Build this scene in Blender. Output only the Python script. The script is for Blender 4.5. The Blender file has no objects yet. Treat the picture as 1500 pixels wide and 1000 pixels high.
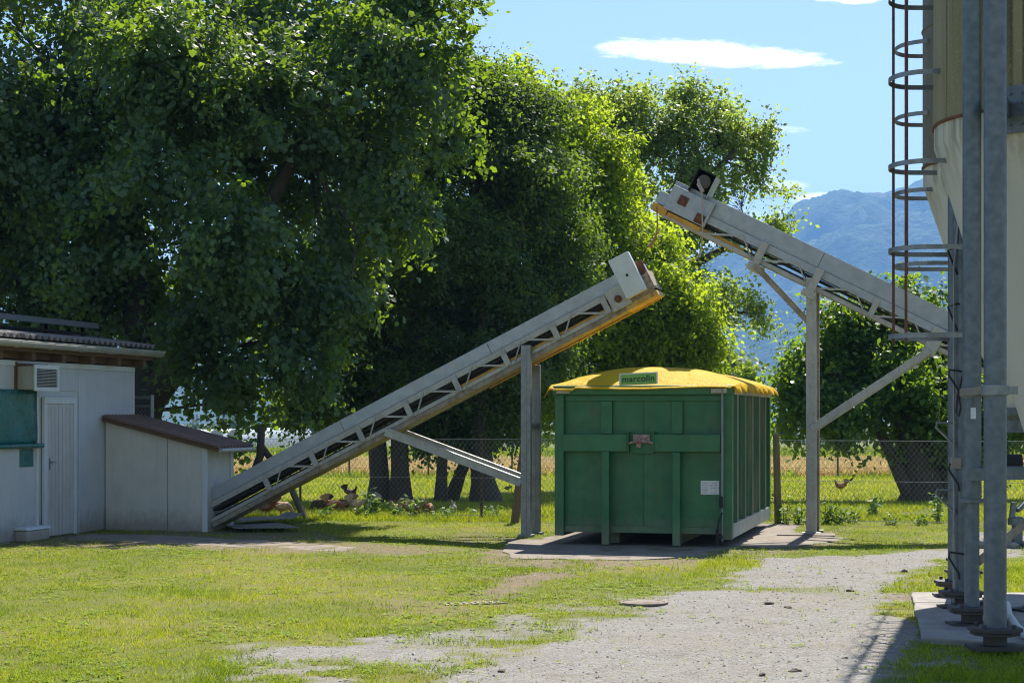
import bpy, bmesh, math, random
import numpy as np
from mathutils import Vector, Matrix
random.seed(7)
R = math.radians
S = bpy.context.scene
COL = S.collection
F, H, CX, HZ = 2600.0, 1.83, 750.0, 608.0      # focal length in 1500-px units, eye height, principal column, horizon row
YAW = R(14.2); CY, SY = math.cos(YAW), math.sin(YAW)

def terr(D):
    D = np.asarray(D, dtype=float)
    d = np.clip(D - 31.0, 0, None)
    s = np.where(d < 4, d * d / 8.0, d - 2.0)
    return -0.0135 * np.minimum(s, 850.0)
def P(x, y, D): return Vector(((x - CX) / F * D, D, H - (y - HZ) / F * D))
def G(x, y):
    D = H * F / (y - HZ)
    for _ in range(30): D = (H - float(terr(D))) * F / (y - HZ)
    return Vector(((x - CX) / F * D, D, float(terr(D))))

# ------------------------------------------------------------------ mesh helper
class MB:
    def __init__(s): s.v = []; s.f = []
    def add(s, vs, fs):
        o = len(s.v); s.v += [tuple(p) for p in vs]; s.f += [tuple(i + o for i in q) for q in fs]; return s
    def box(s, a, b, fn=None):
        x0, y0, z0 = a; x1, y1, z1 = b
        vs = [(x0,y0,z0),(x1,y0,z0),(x1,y1,z0),(x0,y1,z0),(x0,y0,z1),(x1,y0,z1),(x1,y1,z1),(x0,y1,z1)]
        if fn: vs = [fn(*p) for p in vs]
        return s.add(vs, [(0,3,2,1),(4,5,6,7),(0,1,5,4),(1,2,6,5),(2,3,7,6),(3,0,4,7)])
    def bar(s, p, q, w, h, up=(0,0,1)):
        p, q = Vector(p), Vector(q); d = (q - p).normalized(); up = Vector(up)
        sd = d.cross(up)
        if sd.length < 1e-4: sd = d.cross(Vector((0,1,0)))
        sd.normalize(); u = sd.cross(d).normalized()
        c = [(-w/2,-h/2),(w/2,-h/2),(w/2,h/2),(-w/2,h/2)]
        vs = [p + sd*a + u*b for a, b in c] + [q + sd*a + u*b for a, b in c]
        return s.add(vs, [(0,1,2,3),(7,6,5,4),(0,4,5,1),(1,5,6,2),(2,6,7,3),(3,7,4,0)])
    def tube(s, pts, r, n=8, cap=True):
        pts = [Vector(p) for p in pts]; m = len(pts)
        rs = r if isinstance(r, (list, tuple)) else [r] * m
        vs = []; fs = []; u = None
        for i, p in enumerate(pts):
            d = (pts[min(i+1, m-1)] - pts[max(i-1, 0)])
            d = d.normalized() if d.length > 1e-9 else Vector((0,0,1))
            if u is None:
                u = d.cross(Vector((0,0,1)))
                if u.length < .05: u = d.cross(Vector((1,0,0)))
            u = (u - d * u.dot(d)).normalized(); w = d.cross(u)
            for k in range(n):
                a = 2*math.pi*k/n; vs.append(p + (u*math.cos(a) + w*math.sin(a)) * rs[i])
        for i in range(m-1):
            for k in range(n):
                k2 = (k+1) % n; fs.append((i*n+k, i*n+k2, (i+1)*n+k2, (i+1)*n+k))
        if cap: fs.append(tuple(range(n-1, -1, -1))); fs.append(tuple((m-1)*n+k for k in range(n)))
        return s.add(vs, fs)
    def lathe(s, prof, n=32, c=(0,0), cap=True):
        vs = []; fs = []
        for r, z in prof:
            for k in range(n):
                a = 2*math.pi*k/n; vs.append((c[0]+r*math.cos(a), c[1]+r*math.sin(a), z))
        for i in range(len(prof)-1):
            for k in range(n):
                k2 = (k+1) % n; fs.append((i*n+k, i*n+k2, (i+1)*n+k2, (i+1)*n+k))
        if cap: fs.append(tuple(range(n-1,-1,-1))); fs.append(tuple((len(prof)-1)*n+k for k in range(n)))
        return s.add(vs, fs)
    def prism(s, poly, fn0, fn1):
        n = len(poly); vs = [fn0(*p) for p in poly] + [fn1(*p) for p in poly]
        return s.add(vs, [tuple(range(n-1,-1,-1)), tuple(range(n, 2*n))] + [(i, (i+1) % n, n+(i+1) % n, n+i) for i in range(n)])
    def build(s, name, m, parent=None, smooth=False, bevel=0, loc=None):
        me = bpy.data.meshes.new(name); me.from_pydata(s.v, [], s.f)
        bm = bmesh.new(); bm.from_mesh(me); bmesh.ops.recalc_face_normals(bm, faces=bm.faces); bm.to_mesh(me); bm.free()
        if m: me.materials.append(m)
        if smooth:
            me.polygons.foreach_set('use_smooth', [True]*len(me.polygons))
            try: me.set_sharp_from_angle(angle=R(40))
            except Exception: pass
        o = bpy.data.objects.new(name, me); COL.objects.link(o)
        if parent: o.parent = parent
        if loc: o.location = loc
        if bevel:
            b = o.modifiers.new('bevel', 'BEVEL'); b.width = bevel; b.segments = 2; b.limit_method = 'ANGLE'; b.angle_limit = R(35)
        return o
def tag(o, label=None, cat=None, group=None, kind=None):
    if label: o['label'] = label
    if cat: o['category'] = cat
    if group: o['group'] = group
    if kind: o['kind'] = kind
    return o
def empty(name, loc, rz=0, label=None, cat=None, group=None):
    o = bpy.data.objects.new(name, None); COL.objects.link(o); o.location = loc; o.rotation_euler = (0,0,rz); o.empty_display_size = .1
    return tag(o, label, cat, group)
def np_mesh(name, V, loops, counts, m, attrs=None, smooth=False):
    me = bpy.data.meshes.new(name)
    me.vertices.add(len(V)); me.vertices.foreach_set('co', np.ascontiguousarray(V, dtype=np.float32).ravel())
    me.loops.add(len(loops)); me.loops.foreach_set('vertex_index', np.ascontiguousarray(loops, dtype=np.int32))
    me.polygons.add(len(counts))
    st = np.zeros(len(counts), dtype=np.int32); st[1:] = np.cumsum(counts)[:-1]
    me.polygons.foreach_set('loop_start', st)
    try: me.polygons.foreach_set('loop_total', np.ascontiguousarray(counts, dtype=np.int32))
    except Exception: pass
    me.polygons.foreach_set('use_smooth', np.full(len(counts), smooth))
    for k, a in (attrs or {}).items():
        if a.ndim == 1:
            at = me.attributes.new(k, 'FLOAT', 'POINT'); at.data.foreach_set('value', a.astype(np.float32))
        else:
            at = me.attributes.new(k, 'FLOAT_VECTOR', 'POINT'); at.data.foreach_set('vector', a.astype(np.float32).ravel())
    me.update(calc_edges=True); me.validate()
    if m: me.materials.append(m)
    return me
def link(name, me, parent=None, loc=None):
    o = bpy.data.objects.new(name, me); COL.objects.link(o)
    if parent: o.parent = parent
    if loc is not None: o.location = loc
    return o
# numpy value noise
def _h(i, j, s):
    n = (i.astype(np.int64)*374761393 + j.astype(np.int64)*668265263 + s*974634777) & 0xffffffff
    n = ((n ^ (n >> 13)) * 1274126177) & 0xffffffff
    return ((n ^ (n >> 16)) & 0xffff) / 65535.0
def vnoise(x, y, s=0):
    i = np.floor(x); j = np.floor(y); fx = x-i; fy = y-j
    fx = fx*fx*(3-2*fx); fy = fy*fy*(3-2*fy)
    return (_h(i,j,s)*(1-fx)+_h(i+1,j,s)*fx)*(1-fy) + (_h(i,j+1,s)*(1-fx)+_h(i+1,j+1,s)*fx)*fy
def fbm(x, y, s=0, o=4):
    t = 0; a = .5
    for k in range(o): t = t + a*vnoise(x*2**k, y*2**k, s+k*17); a *= .5
    return t/(1-.5**o)
def sstep(a, b, x):
    t = np.clip((x-a)/(b-a), 0, 1); return t*t*(3-2*t)

# ------------------------------------------------------------------ materials
class NT:
    def __init__(s, name):
        s.m = bpy.data.materials.new(name); s.m.use_nodes = True; s.t = s.m.node_tree; s.t.nodes.clear()
        s.out = s.t.nodes.new('ShaderNodeOutputMaterial')
    def n(s, ty, **kw):
        nd = s.t.nodes.new(ty)
        for k, v in kw.items():
            if k[0] == 'i' and k[1:].isdigit(): s.set(nd.inputs[int(k[1:])], v)
            elif k.startswith('in_'): s.set(nd.inputs[k[3:].replace('_', ' ')], v)
            else: setattr(nd, k, v)
        return nd
    def set(s, sock, v):
        if isinstance(v, bpy.types.NodeSocket): s.t.links.new(v, sock)
        elif isinstance(v, bpy.types.Node): s.t.links.new(v.outputs[0], sock)
        else:
            if isinstance(v, (tuple, list)) and len(v) == 3 and sock.type == 'RGBA': v = (*v, 1)
            sock.default_value = v
    def coord(s, scale=(1,1,1)):
        tc = s.n('ShaderNodeTexCoord'); mp = s.n('ShaderNodeMapping', i0=tc.outputs['Object']); mp.inputs['Scale'].default_value = scale
        return mp.outputs[0]
    def noise(s, scale, co=None, detail=6, rough=.6):
        nd = s.n('ShaderNodeTexNoise', in_Scale=scale, in_Detail=detail, in_Roughness=rough)
        if co is not None: s.set(nd.inputs['Vector'], co)
        return nd.outputs[0]
    def ramp(s, fac, stops):
        nd = s.n('ShaderNodeValToRGB', i0=fac); e = nd.color_ramp.elements
        while len(e) < len(stops): e.new(.5)
        for el, (p, c) in zip(e, stops):
            el.position = p; el.color = (*c, 1) if isinstance(c, (tuple, list)) else (c, c, c, 1)
        return nd.outputs[0]
    def mix(s, f, a, b, mode='MIX'):
        nd = s.n('ShaderNodeMix', data_type='RGBA', blend_type=mode)
        s.set(nd.inputs[0], f); s.set(nd.inputs[6], a); s.set(nd.inputs[7], b); return nd.outputs[2]
    def math(s, op, a, b=0, c=0):
        nd = s.n('ShaderNodeMath', operation=op, i0=a, i1=b)
        if op in ('MULTIPLY_ADD', 'SMOOTH_MIN'): s.set(nd.inputs[2], c)
        return nd.outputs[0]
    def bump(s, h, strength=.3, dist=.01): return s.n('ShaderNodeBump', in_Height=h, in_Strength=strength, in_Distance=dist).outputs[0]
    def bsdf(s, col, rough=.6, metal=0, normal=None, **kw):
        b = s.n('ShaderNodeBsdfPrincipled'); s.set(b.inputs['Base Color'], col); s.set(b.inputs['Roughness'], rough); s.set(b.inputs['Metallic'], metal)
        if normal is not None: s.set(b.inputs['Normal'], normal)
        for k, v in kw.items(): s.set(b.inputs[k.replace('_', ' ')], v)
        return b.outputs[0]
    def done(s, sh): s.t.links.new(sh, s.out.inputs[0]); return s.m
def paint(name, c, c2=None, dirt=(.12,.10,.07), dirt_amt=.35, streak=(6,6,.8), rough=.5, metal=0, scale=3, bump=.15, rust=None, rust_amt=.0, bscale=60, splash=0, scratch=0):
    k = NT(name); co = k.coord()
    c2 = c2 or tuple(x*.8 for x in c)
    col = k.mix(k.ramp(k.noise(scale, co), [(.35, 0), (.68, 1)]), c, c2)
    st = k.noise(2.0, k.coord(streak), 5, .65)
    col = k.mix(k.math('MULTIPLY', k.ramp(st, [(.48, 0), (.75, 1)]), dirt_amt), col, dirt)
    if rust:
        rf = k.math('MULTIPLY', k.ramp(k.noise(scale*2.3, co, 8, .7), [(.6-.25*rust_amt, 0), (.66-.2*rust_amt, 1)]), min(1, rust_amt*2))
        col = k.mix(rf, col, k.mix(k.noise(25, co), rust, tuple(x*.45 for x in rust)))
    if splash:
        z = k.n('ShaderNodeSeparateXYZ', i0=co).outputs[2]
        e = k.math('ADD', k.math('MULTIPLY', k.math('SUBTRACT', 1, k.math('DIVIDE', z, splash)), .8), k.math('SUBTRACT', k.noise(5, k.coord((2,2,1)), 7, .7), .55))
        col = k.mix(k.math('MULTIPLY', k.ramp(e, [(.05, 0), (.6, 1)]), .65), col, (.20,.165,.12))
    if scratch:
        sc_ = k.ramp(k.noise(6, k.coord((1.2,1.2,26)), 3, .8), [(.66, 0), (.70, 1)]); sd_ = k.ramp(k.noise(1.7, co, 4), [(.5, 0), (.62, 1)])
        col = k.mix(k.math('MULTIPLY', k.math('MULTIPLY', sc_, sd_), scratch), col, (.30,.33,.27))
        col = k.mix(k.math('MULTIPLY', k.ramp(k.noise(.9, co, 6, .7), [(.5, 0), (.72, 1)]), .28), col, tuple(x*2.2+.02 for x in c))
    rg = k.ramp(k.noise(scale*4, co), [(.3, max(0, rough-.12)), (.7, min(1, rough+.15))])
    return k.done(k.bsdf(col, rg, metal, k.bump(k.noise(bscale, co, 4), bump, .004)))
def plain(name, c, rough=.6, metal=0): k = NT(name); return k.done(k.bsdf(k.mix(k.noise(8, k.coord()), c, tuple(x*.75 for x in c)), rough, metal))
def wood(name, c, c2, axis=2):
    k = NT(name); sc = [14, 14, 14]; sc[axis] = 1.2
    g = k.noise(3, k.coord(tuple(sc)), 6, .7)
    return k.done(k.bsdf(k.mix(k.ramp(g, [(.3, 0), (.7, 1)]), c, c2), .85, 0, k.bump(g, .5, .01)))
def foliage(name, c_dark, c_light, trans, tw=.45, rough=.5, spec=.3):
    k = NT(name); a = k.n('ShaderNodeAttribute', attribute_name='rnd').outputs['Fac']
    col = k.mix(a, c_dark, c_light)
    tcol = k.mix(a, tuple(x*.8 for x in trans), trans)
    b = k.bsdf(col, rough, 0, None, Specular_IOR_Level=spec)
    t = k.n('ShaderNodeBsdfTranslucent', i0=tcol).outputs[0]
    mx = k.n('ShaderNodeMixShader', i0=tw, i1=b, i2=t)
    return k.done(mx.outputs[0])

M = {}
M['wall'] = paint('pale_sheet_wall', (.50,.52,.54), (.44,.47,.50), dirt=(.25,.34,.30), dirt_amt=.22, streak=(9,9,.35), rough=.45, bump=.05, splash=.45)
M['shedwall'] = paint('shed_sheet_wall', (.58,.56,.51), (.52,.51,.47), dirt=(.36,.33,.26), dirt_amt=.25, streak=(9,9,.5), rough=.5, bump=.05, splash=.4)
M['white'] = paint('white_paint', (.58,.62,.64), (.52,.56,.58), dirt=(.4,.38,.33), dirt_amt=.2, rough=.4)
M['doorleaf'] = paint('weathered_door_sheet', (.50,.51,.50), (.44,.44,.42), dirt=(.28,.25,.2), dirt_amt=.45, streak=(22,22,.5), rough=.5)
M['roof'] = paint('fibre_cement', (.22,.20,.185), (.14,.125,.115), dirt=(.10,.09,.08), dirt_amt=.6, scale=5, rough=.85, bump=.5)
M['brownroof'] = paint('brown_ribbed_sheet', (.21,.13,.10), (.14,.09,.075), dirt=(.28,.22,.18), dirt_amt=.35, scale=4, rough=.6, rust=(.3,.12,.05), rust_amt=.25)
M['gutter'] = paint('dull_gutter_metal', (.46,.46,.43), (.36,.36,.34), dirt=(.2,.18,.15), dirt_amt=.4, rough=.45, metal=.2)
M['timber'] = wood('brown_timber', (.15,.085,.045), (.07,.04,.022), 0)
M['post'] = wood('grey_brown_post', (.24,.18,.11), (.12,.09,.06), 2)
M['darkwood'] = wood('dark_old_wood', (.10,.075,.055), (.05,.04,.03), 2)
M['panel'] = plain('grey_roof_panel', (.12,.13,.145), .5, .1)
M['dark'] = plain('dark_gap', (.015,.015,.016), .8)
M['black'] = plain('black_rubber', (.018,.017,.016), .75)
M['galv'] = paint('galvanised_steel', (.24,.255,.265), (.17,.185,.20), dirt=(.22,.2,.17), dirt_amt=.35, rough=.42, metal=.45, scale=9, rust=(.22,.10,.05), rust_amt=.06)
M['galvpipe'] = paint('blue_grey_galvanised_pipe', (.095,.118,.142), (.16,.185,.21), dirt=(.10,.11,.12), dirt_amt=.45, rough=.45, metal=.35, scale=14, streak=(3,3,1.5))
M['conv'] = paint('conveyor_grey_sheet', (.36,.39,.42), (.30,.33,.36), dirt=(.25,.23,.2), dirt_amt=.35, streak=(1.2,5,1.2), rough=.42, metal=.25, scale=4, rust=(.25,.13,.07), rust_amt=.05)
M['convbar'] = paint('conveyor_pale_bar', (.42,.42,.39), (.33,.33,.31), dirt=(.25,.2,.15), dirt_amt=.45, rough=.5, metal=.15, scale=6, rust=(.28,.13,.06), rust_amt=.15)
M['trough'] = paint('dirty_trough', (.33,.29,.22), (.22,.19,.14), dirt=(.10,.07,.05), dirt_amt=.6, rough=.7, scale=4, rust=(.25,.12,.05), rust_amt=.3)
M['beltyellow'] = paint('yellow_belt_slat', (.68,.36,.035), (.50,.24,.025), dirt=(.2,.11,.04), dirt_amt=.55, rough=.6, scale=5)
M['rust'] = paint('rusty_iron', (.17,.065,.03), (.09,.035,.02), dirt=(.28,.12,.05), dirt_amt=.4, rough=.85, scale=10, bump=.5)
M['rustrod'] = paint('rusty_painted_rod', (.17,.07,.05), (.10,.042,.032), dirt=(.25,.14,.10), dirt_amt=.3, rough=.7, scale=8)
M['green'] = paint('green_container_paint', (.021,.140,.052), (.016,.115,.043), dirt=(.045,.075,.035), dirt_amt=.42, streak=(4,4,.6), rough=.48, scale=2, bump=.10, rust=(.16,.06,.03), rust_amt=.10, splash=.5, scratch=.5)
M['greenside'] = paint('worn_green_side_paint', (.028,.115,.045), (.06,.125,.05), dirt=(.26,.24,.15), dirt_amt=.75, streak=(7,7,.35), rough=.5, scale=3, rust=(.16,.07,.04), rust_amt=.08)
M['greyrail'] = paint('grey_side_rail', (.44,.45,.41), (.33,.35,.31), dirt=(.17,.18,.13), dirt_amt=.5, rough=.55, scale=5)
M['concrete'] = paint('weathered_concrete', (.31,.285,.25), (.23,.21,.185), dirt=(.13,.11,.09), dirt_amt=.7, streak=(1,1,1), rough=.9, scale=2.2, bump=.5, bscale=40)
M['paving'] = paint('dusty_concrete_path', (.25,.21,.165), (.17,.14,.11), dirt=(.10,.075,.05), dirt_amt=.85, streak=(1.3,1.3,1), rough=.95, scale=2.4, bump=.5, bscale=40)
M['teal'] = paint('dark_teal_screen', (.015,.11,.105), (.02,.16,.15), dirt=(.16,.15,.11), dirt_amt=.45, streak=(1,1,5), rough=.3, scale=3)
M['siloup'] = None
M['paper'] = None
M['bark'] = wood('tree_bark', (.10,.082,.065), (.045,.036,.03), 2)
M['barkpale'] = wood('pale_limb_bark', (.10,.085,.07), (.05,.042,.035), 2)
def tarp_mat():
    k = NT('yellow_tarpaulin'); co = k.coord()
    w = k.noise(2.2, k.coord((1.6,.45,1)), 6, .65)
    c = k.mix(k.ramp(k.noise(2.5, co, 6), [(.35, 0), (.7, 1)]), (.88,.64,.012), (.84,.55,.010))
    c = k.mix(k.math('MULTIPLY', k.ramp(k.noise(4, co, 8, .7), [(.6, 0), (.75, 1)]), .4), c, (.30,.18,.05))
    nrm = k.bump(w, .9, .10)
    b = k.bsdf(c, .6, 0, nrm, Specular_IOR_Level=.22); t = k.n('ShaderNodeBsdfTranslucent', i0=c).outputs[0]
    return k.done(k.n('ShaderNodeMixShader', i0=.5, i1=b, i2=t).outputs[0])
M['tarp'] = tarp_mat()
def silo_mat():
    k = NT('algae_stained_fibreglass'); co = k.coord()
    z = k.n('ShaderNodeSeparateXYZ', i0=co).outputs[2]
    s1 = k.noise(1.0, k.coord((5,5,.30)), 6, .65); s2 = k.noise(40, co, 6, .75)
    c = k.mix(k.ramp(s1, [(.34, 0), (.62, 1)]), (.20,.18,.075), (.28,.24,.14))
    c = k.mix(k.ramp(k.noise(1.2, k.coord((9,9,.2)), 4), [(.55, 0), (.7, 1)]), c, (.075,.07,.03))
    c = k.mix(k.math('MULTIPLY', k.ramp(s2, [(.56, 0), (.7, 1)]), .6), c, (.48,.44,.33))
    return k.done(k.bsdf(c, .75, 0, k.bump(s2, .4, .008)))
def silo_mat2():
    k = NT('grey_weathered_fibreglass'); co = k.coord()
    s1 = k.noise(1.0, k.coord((5,5,.30)), 6, .65); s2 = k.noise(40, co, 6, .75)
    c = k.mix(k.ramp(s1, [(.34, 0), (.62, 1)]), (.20,.17,.13), (.13,.115,.09))
    c = k.mix(k.math('MULTIPLY', k.ramp(s2, [(.56, 0), (.7, 1)]), .5), c, (.40,.37,.30))
    return k.done(k.bsdf(c, .75, 0, k.bump(s2, .4, .008)))
def cone_mat():
    k = NT('chalky_white_cone'); co = k.coord()
    c = k.mix(k.noise(1.5, co, 5), (.60,.57,.50), (.52,.49,.42))
    z = k.n('ShaderNodeSeparateXYZ', i0=co).outputs[2]
    up = k.n('ShaderNodeMapRange', i0=z, i1=3.75, i2=4.45).outputs[0]
    st = k.ramp(k.noise(1.0, k.coord((7,7,.45)), 6, .7), [(.46, 0), (.64, 1)])
    c = k.mix(k.math('MULTIPLY', k.math('MULTIPLY', st, up), .85), c, (.20,.16,.08))
    return k.done(k.bsdf(c, .55, 0, k.bump(k.noise(30, co, 4), .2, .004)))
M['siloup'] = silo_mat(); M['siloup2'] = silo_mat2(); M['cone'] = cone_mat()
M['leaf_plane'] = foliage('broad_dark_leaves', (.042,.086,.058), (.074,.128,.080), (.38,.58,.02), .36, .5, .3)
M['leaf_dark'] = foliage('small_dark_leaves', (.056,.092,.046), (.095,.145,.064), (.30,.46,.02), .40, .55, .2)
M['leaf_lime'] = foliage('fresh_green_leaves', (.10,.165,.022), (.17,.235,.03), (.55,.70,.03), .55, .55, .15)
M['leaf_poplar'] = foliage('poplar_leaves', (.085,.145,.05), (.15,.21,.075), (.48,.62,.07), .52, .42, .45)
M['leaf_right'] = foliage('glossy_green_leaves', (.055,.115,.028), (.095,.165,.04), (.34,.52,.02), .47, .45, .4)
M['leaf_far'] = foliage('far_leaves', (.035,.065,.025), (.07,.11,.04), (.10,.16,.03), .3, .6, .2)
M['leaf_pale'] = foliage('pale_willow_leaves', (.14,.16,.09), (.20,.22,.13), (.2,.24,.1), .35, .6, .2)
M['leaf_weed'] = foliage('weed_leaves', (.06,.13,.025), (.11,.19,.04), (.26,.40,.04), .45, .5, .3)
M['grassblade'] = None
def blade_mat():
    k = NT('grass_blades'); a = k.n('ShaderNodeAttribute', attribute_name='rnd').outputs['Fac']
    c = k.ramp(a, [(0, (.16,.245,.012)), (.4, (.36,.43,.016)), (.78, (.55,.54,.03)), (1, (.56,.48,.12))])
    b = k.bsdf(c, .55, 0, None, Specular_IOR_Level=.25); t = k.n('ShaderNodeBsdfTranslucent', i0=c).outputs[0]
    return k.done(k.n('ShaderNodeMixShader', i0=.45, i1=b, i2=t).outputs[0])
M['grassblade'] = blade_mat()
def wheat_mat():
    k = NT('ripe_wheat'); a = k.n('ShaderNodeAttribute', attribute_name='rnd').outputs['Fac']
    c = k.ramp(a, [(0, (.52,.38,.14)), (.6, (.68,.52,.23)), (.93, (.74,.60,.32)), (1, (.45,.42,.10))])
    b = k.bsdf(c, .7); t = k.n('ShaderNodeBsdfTranslucent', i0=c).outputs[0]
    return k.done(k.n('ShaderNodeMixShader', i0=.35, i1=b, i2=t).outputs[0])
M['wheat'] = wheat_mat()
def ground_mat():
    k = NT('lawn_gravel_ground'); co = k.coord()
    at = k.n('ShaderNodeAttribute', attribute_name='mask').outputs['Vector']; sp = k.n('ShaderNodeSeparateXYZ', i0=at)
    gr, di, dr = sp.outputs[0], sp.outputs[1], sp.outputs[2]
    # grass
    n1 = k.noise(.55, co, 5, .6); n2 = k.noise(9, co, 6, .7); n3 = k.noise(60, co, 4, .7)
    g = k.ramp(n1, [(.35, (.085,.115,.012)), (.5, (.125,.145,.018)), (.68, (.155,.145,.03))])
    g = k.mix(k.math('MULTIPLY', k.ramp(n2, [(.45, 0), (.72, 1)]), .5), g, (.18,.15,.06))
    g = k.mix(k.math('MULTIPLY', k.ramp(n3, [(.5, 0), (.7, 1)]), .7), g, (.045,.055,.014))
    g = k.mix(k.math('MULTIPLY', dr, .5), g, (.20,.17,.06))
    # dirt
    d = k.mix(k.ramp(k.noise(14, co, 7, .7), [(.35, 0), (.7, 1)]), (.24,.185,.125), (.12,.085,.055))
    # gravel
    vo = k.n('ShaderNodeTexVoronoi', i0=co, in_Scale=38.0); vc = k.n('ShaderNodeSeparateColor', i0=vo.outputs['Color']).outputs[0]
    v2 = k.n('ShaderNodeTexVoronoi', i0=co, in_Scale=95.0); vc2 = k.n('ShaderNodeSeparateColor', i0=v2.outputs['Color']).outputs[0]
    st = k.mix(k.ramp(vc, [(.1, 0), (.9, 1)]), (.155,.147,.135), (.33,.315,.29))
    st = k.mix(.45, st, k.mix(vc2, (.14,.132,.12), (.37,.355,.33)))
    big = k.ramp(k.noise(.8, co, 5, .65), [(.36, 0), (.66, 1)])
    st = k.mix(k.math('MULTIPLY', big, .55), st, (.235,.205,.165))
    st = k.mix(k.math('MULTIPLY', k.ramp(k.noise(2.6, co, 6, .7), [(.52, 0), (.7, 1)]), .5), st, (.14,.115,.085))
    c = k.mix(gr, g, st); c = k.mix(di, c, d)
    h = k.math('ADD', k.math('MULTIPLY', k.math('SUBTRACT', 1, vo.outputs['Distance']), gr), k.math('MULTIPLY', n3, .7))
    return k.done(k.bsdf(c, .95, 0, k.bump(h, .7, .025), Specular_IOR_Level=.2))
M['ground'] = ground_mat()

# ------------------------------------------------------------------ ground
def inpoly(x, y, poly):
    r = np.zeros(x.shape, bool); n = len(poly)
    for i in range(n):
        x0, y0 = poly[i]; x1, y1 = poly[(i+1) % n]
        c = ((y0 > y) != (y1 > y)); r ^= c & (x < (x1-x0)*(y-y0)/((y1-y0) if y1 != y0 else 1e-9)+x0)
    return r
def sdist(x, y, poly):
    d = np.full(x.shape, 1e9); n = len(poly)
    for i in range(n):
        ax, ay = poly[i]; bx, by = poly[(i+1) % n]; ex, ey = bx-ax, by-ay
        t = np.clip(((x-ax)*ex+(y-ay)*ey)/(ex*ex+ey*ey+1e-12), 0, 1)
        d = np.minimum(d, np.hypot(x-ax-t*ex, y-ay-t*ey))
    return np.where(inpoly(x, y, poly), -d, d)
gp = lambda L: [tuple(G(*p)[:2]) for p in L]
DRIVE = gp([(450,1180),(600,1010),(690,985),(790,955),(880,915),(965,885),(1040,852),(1098,832),(1110,819),(1200,815),(1400,803),(1500,800),(1500,815),(1395,822),(1300,856),(1332,872),(1345,1000),(1380,1180)])
DRIVE2 = gp([(150,1180),(330,1000),(345,962),(450,938),(520,930),(640,925),(760,928),(820,920),(780,938),(700,960),(600,985),(540,1010),(380,1180)])
TRACK = gp([(520,930),(700,900),(920,872),(985,868),(880,905),(700,955),(600,975),(500,960)])   # thin grass on stones
DIRT = [(gp([(660,872),(760,838),(800,832),(880,826),(900,834),(800,850),(790,872),(700,890)]), .85), (gp([(700,825),(735,800),(815,790),(1110,790),(1160,782),(1230,775),(1200,800),(1090,822),(900,832),(740,832)]), .85),
        (gp([(0,792),(110,784),(300,776),(450,776),(500,790),(700,806),(560,812),(100,802),(0,800)]), .75),
        (gp([(1290,868),(1350,850),(1420,815),(1450,815),(1400,840),(1345,880)]), .6), (gp([(530,885),(600,870),(700,885),(690,900),(560,905)]), .55), (gp([(610,790),(700,778),(760,790),(700,800)]), .5)]
def masks(X, Y):
    nz = fbm(X*.9, Y*.9, 3, 5)-.5; nf = fbm(X*5, Y*5, 9, 3)-.5
    g = sstep(.16, -.16, sdist(X, Y, DRIVE) + nz*1.3 + nf*.55)
    g2 = sstep(.2, -.3, sdist(X, Y, DRIVE2) + nz*1.6 + nf*.8)*sstep(.36, .5, fbm(X*1.9, Y*1.9, 71, 5)); g = np.maximum(g, g2)
    tr = sstep(.5, -.5, sdist(X, Y, TRACK) + nz*1.0) * sstep(.40, .56, fbm(X*2.2, Y*2.2, 21, 4))
    g = np.maximum(g, tr*.75)
    # grass islands in the drive
    isl = sstep(.63, .72, fbm(X*.8, Y*.8, 41, 5)) * sstep(17, 19, Y) * sstep(4.5, 2.0, X)
    g = g*(1-isl)
    d = np.zeros_like(X)
    for poly, s in DIRT: d = np.maximum(d, s*sstep(.18, -.2, sdist(X, Y, poly) + nz*.9 + nf*.5))
    d = np.clip(d*(.55+.9*fbm(X*3, Y*3, 77, 4)), 0, 1)
    dry = sstep(.5, .75, fbm(X*.6+9, Y*.6, 5, 5))
    return g, d, dry
def axis(lo, f0, f1, st, hi, gr):
    a = list(np.arange(f0, f1+1e-6, st)); s = st
    while a[-1] < hi: s *= gr; a.append(a[-1]+s)
    s = st; b = [a[0]]
    while b[-1] > lo: s *= gr; b.append(b[-1]-s)
    return np.array(b[:0:-1]+a)
gx = axis(-5200, -9, 8, .075, 5200, 1.22); gy = axis(-60, 10.5, 33, .075, 6400, 1.16)
def height(X, Y):
    near = sstep(9, 12, Y)*sstep(33, 30, Y)
    return terr(Y) + near*.045*(fbm(X*1.5, Y*1.5, 13, 4)-.5)
XX, YY = np.meshgrid(gx, gy); g_, d_, r_ = masks(XX.ravel(), YY.ravel())
far = YY.ravel() > 33.5
g_[far] = 0; d_[far] *= 0
ZZ = height(XX, YY)
nx, ny = len(gx), len(gy); idx = np.arange(nx*ny).reshape(ny, nx)
q = np.stack([idx[:-1,:-1], idx[:-1,1:], idx[1:,1:], idx[1:,:-1]], -1).reshape(-1, 4)
ground = link('ground', np_mesh('ground', np.stack([XX, YY, ZZ], -1).reshape(-1, 3), q.ravel(), np.full(len(q), 4), M['ground'], {'mask': np.stack([g_, d_, r_], -1)}, True))
tag(ground, 'yellow green lawn and worn grey gravel drive', 'ground', kind='structure')

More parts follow.
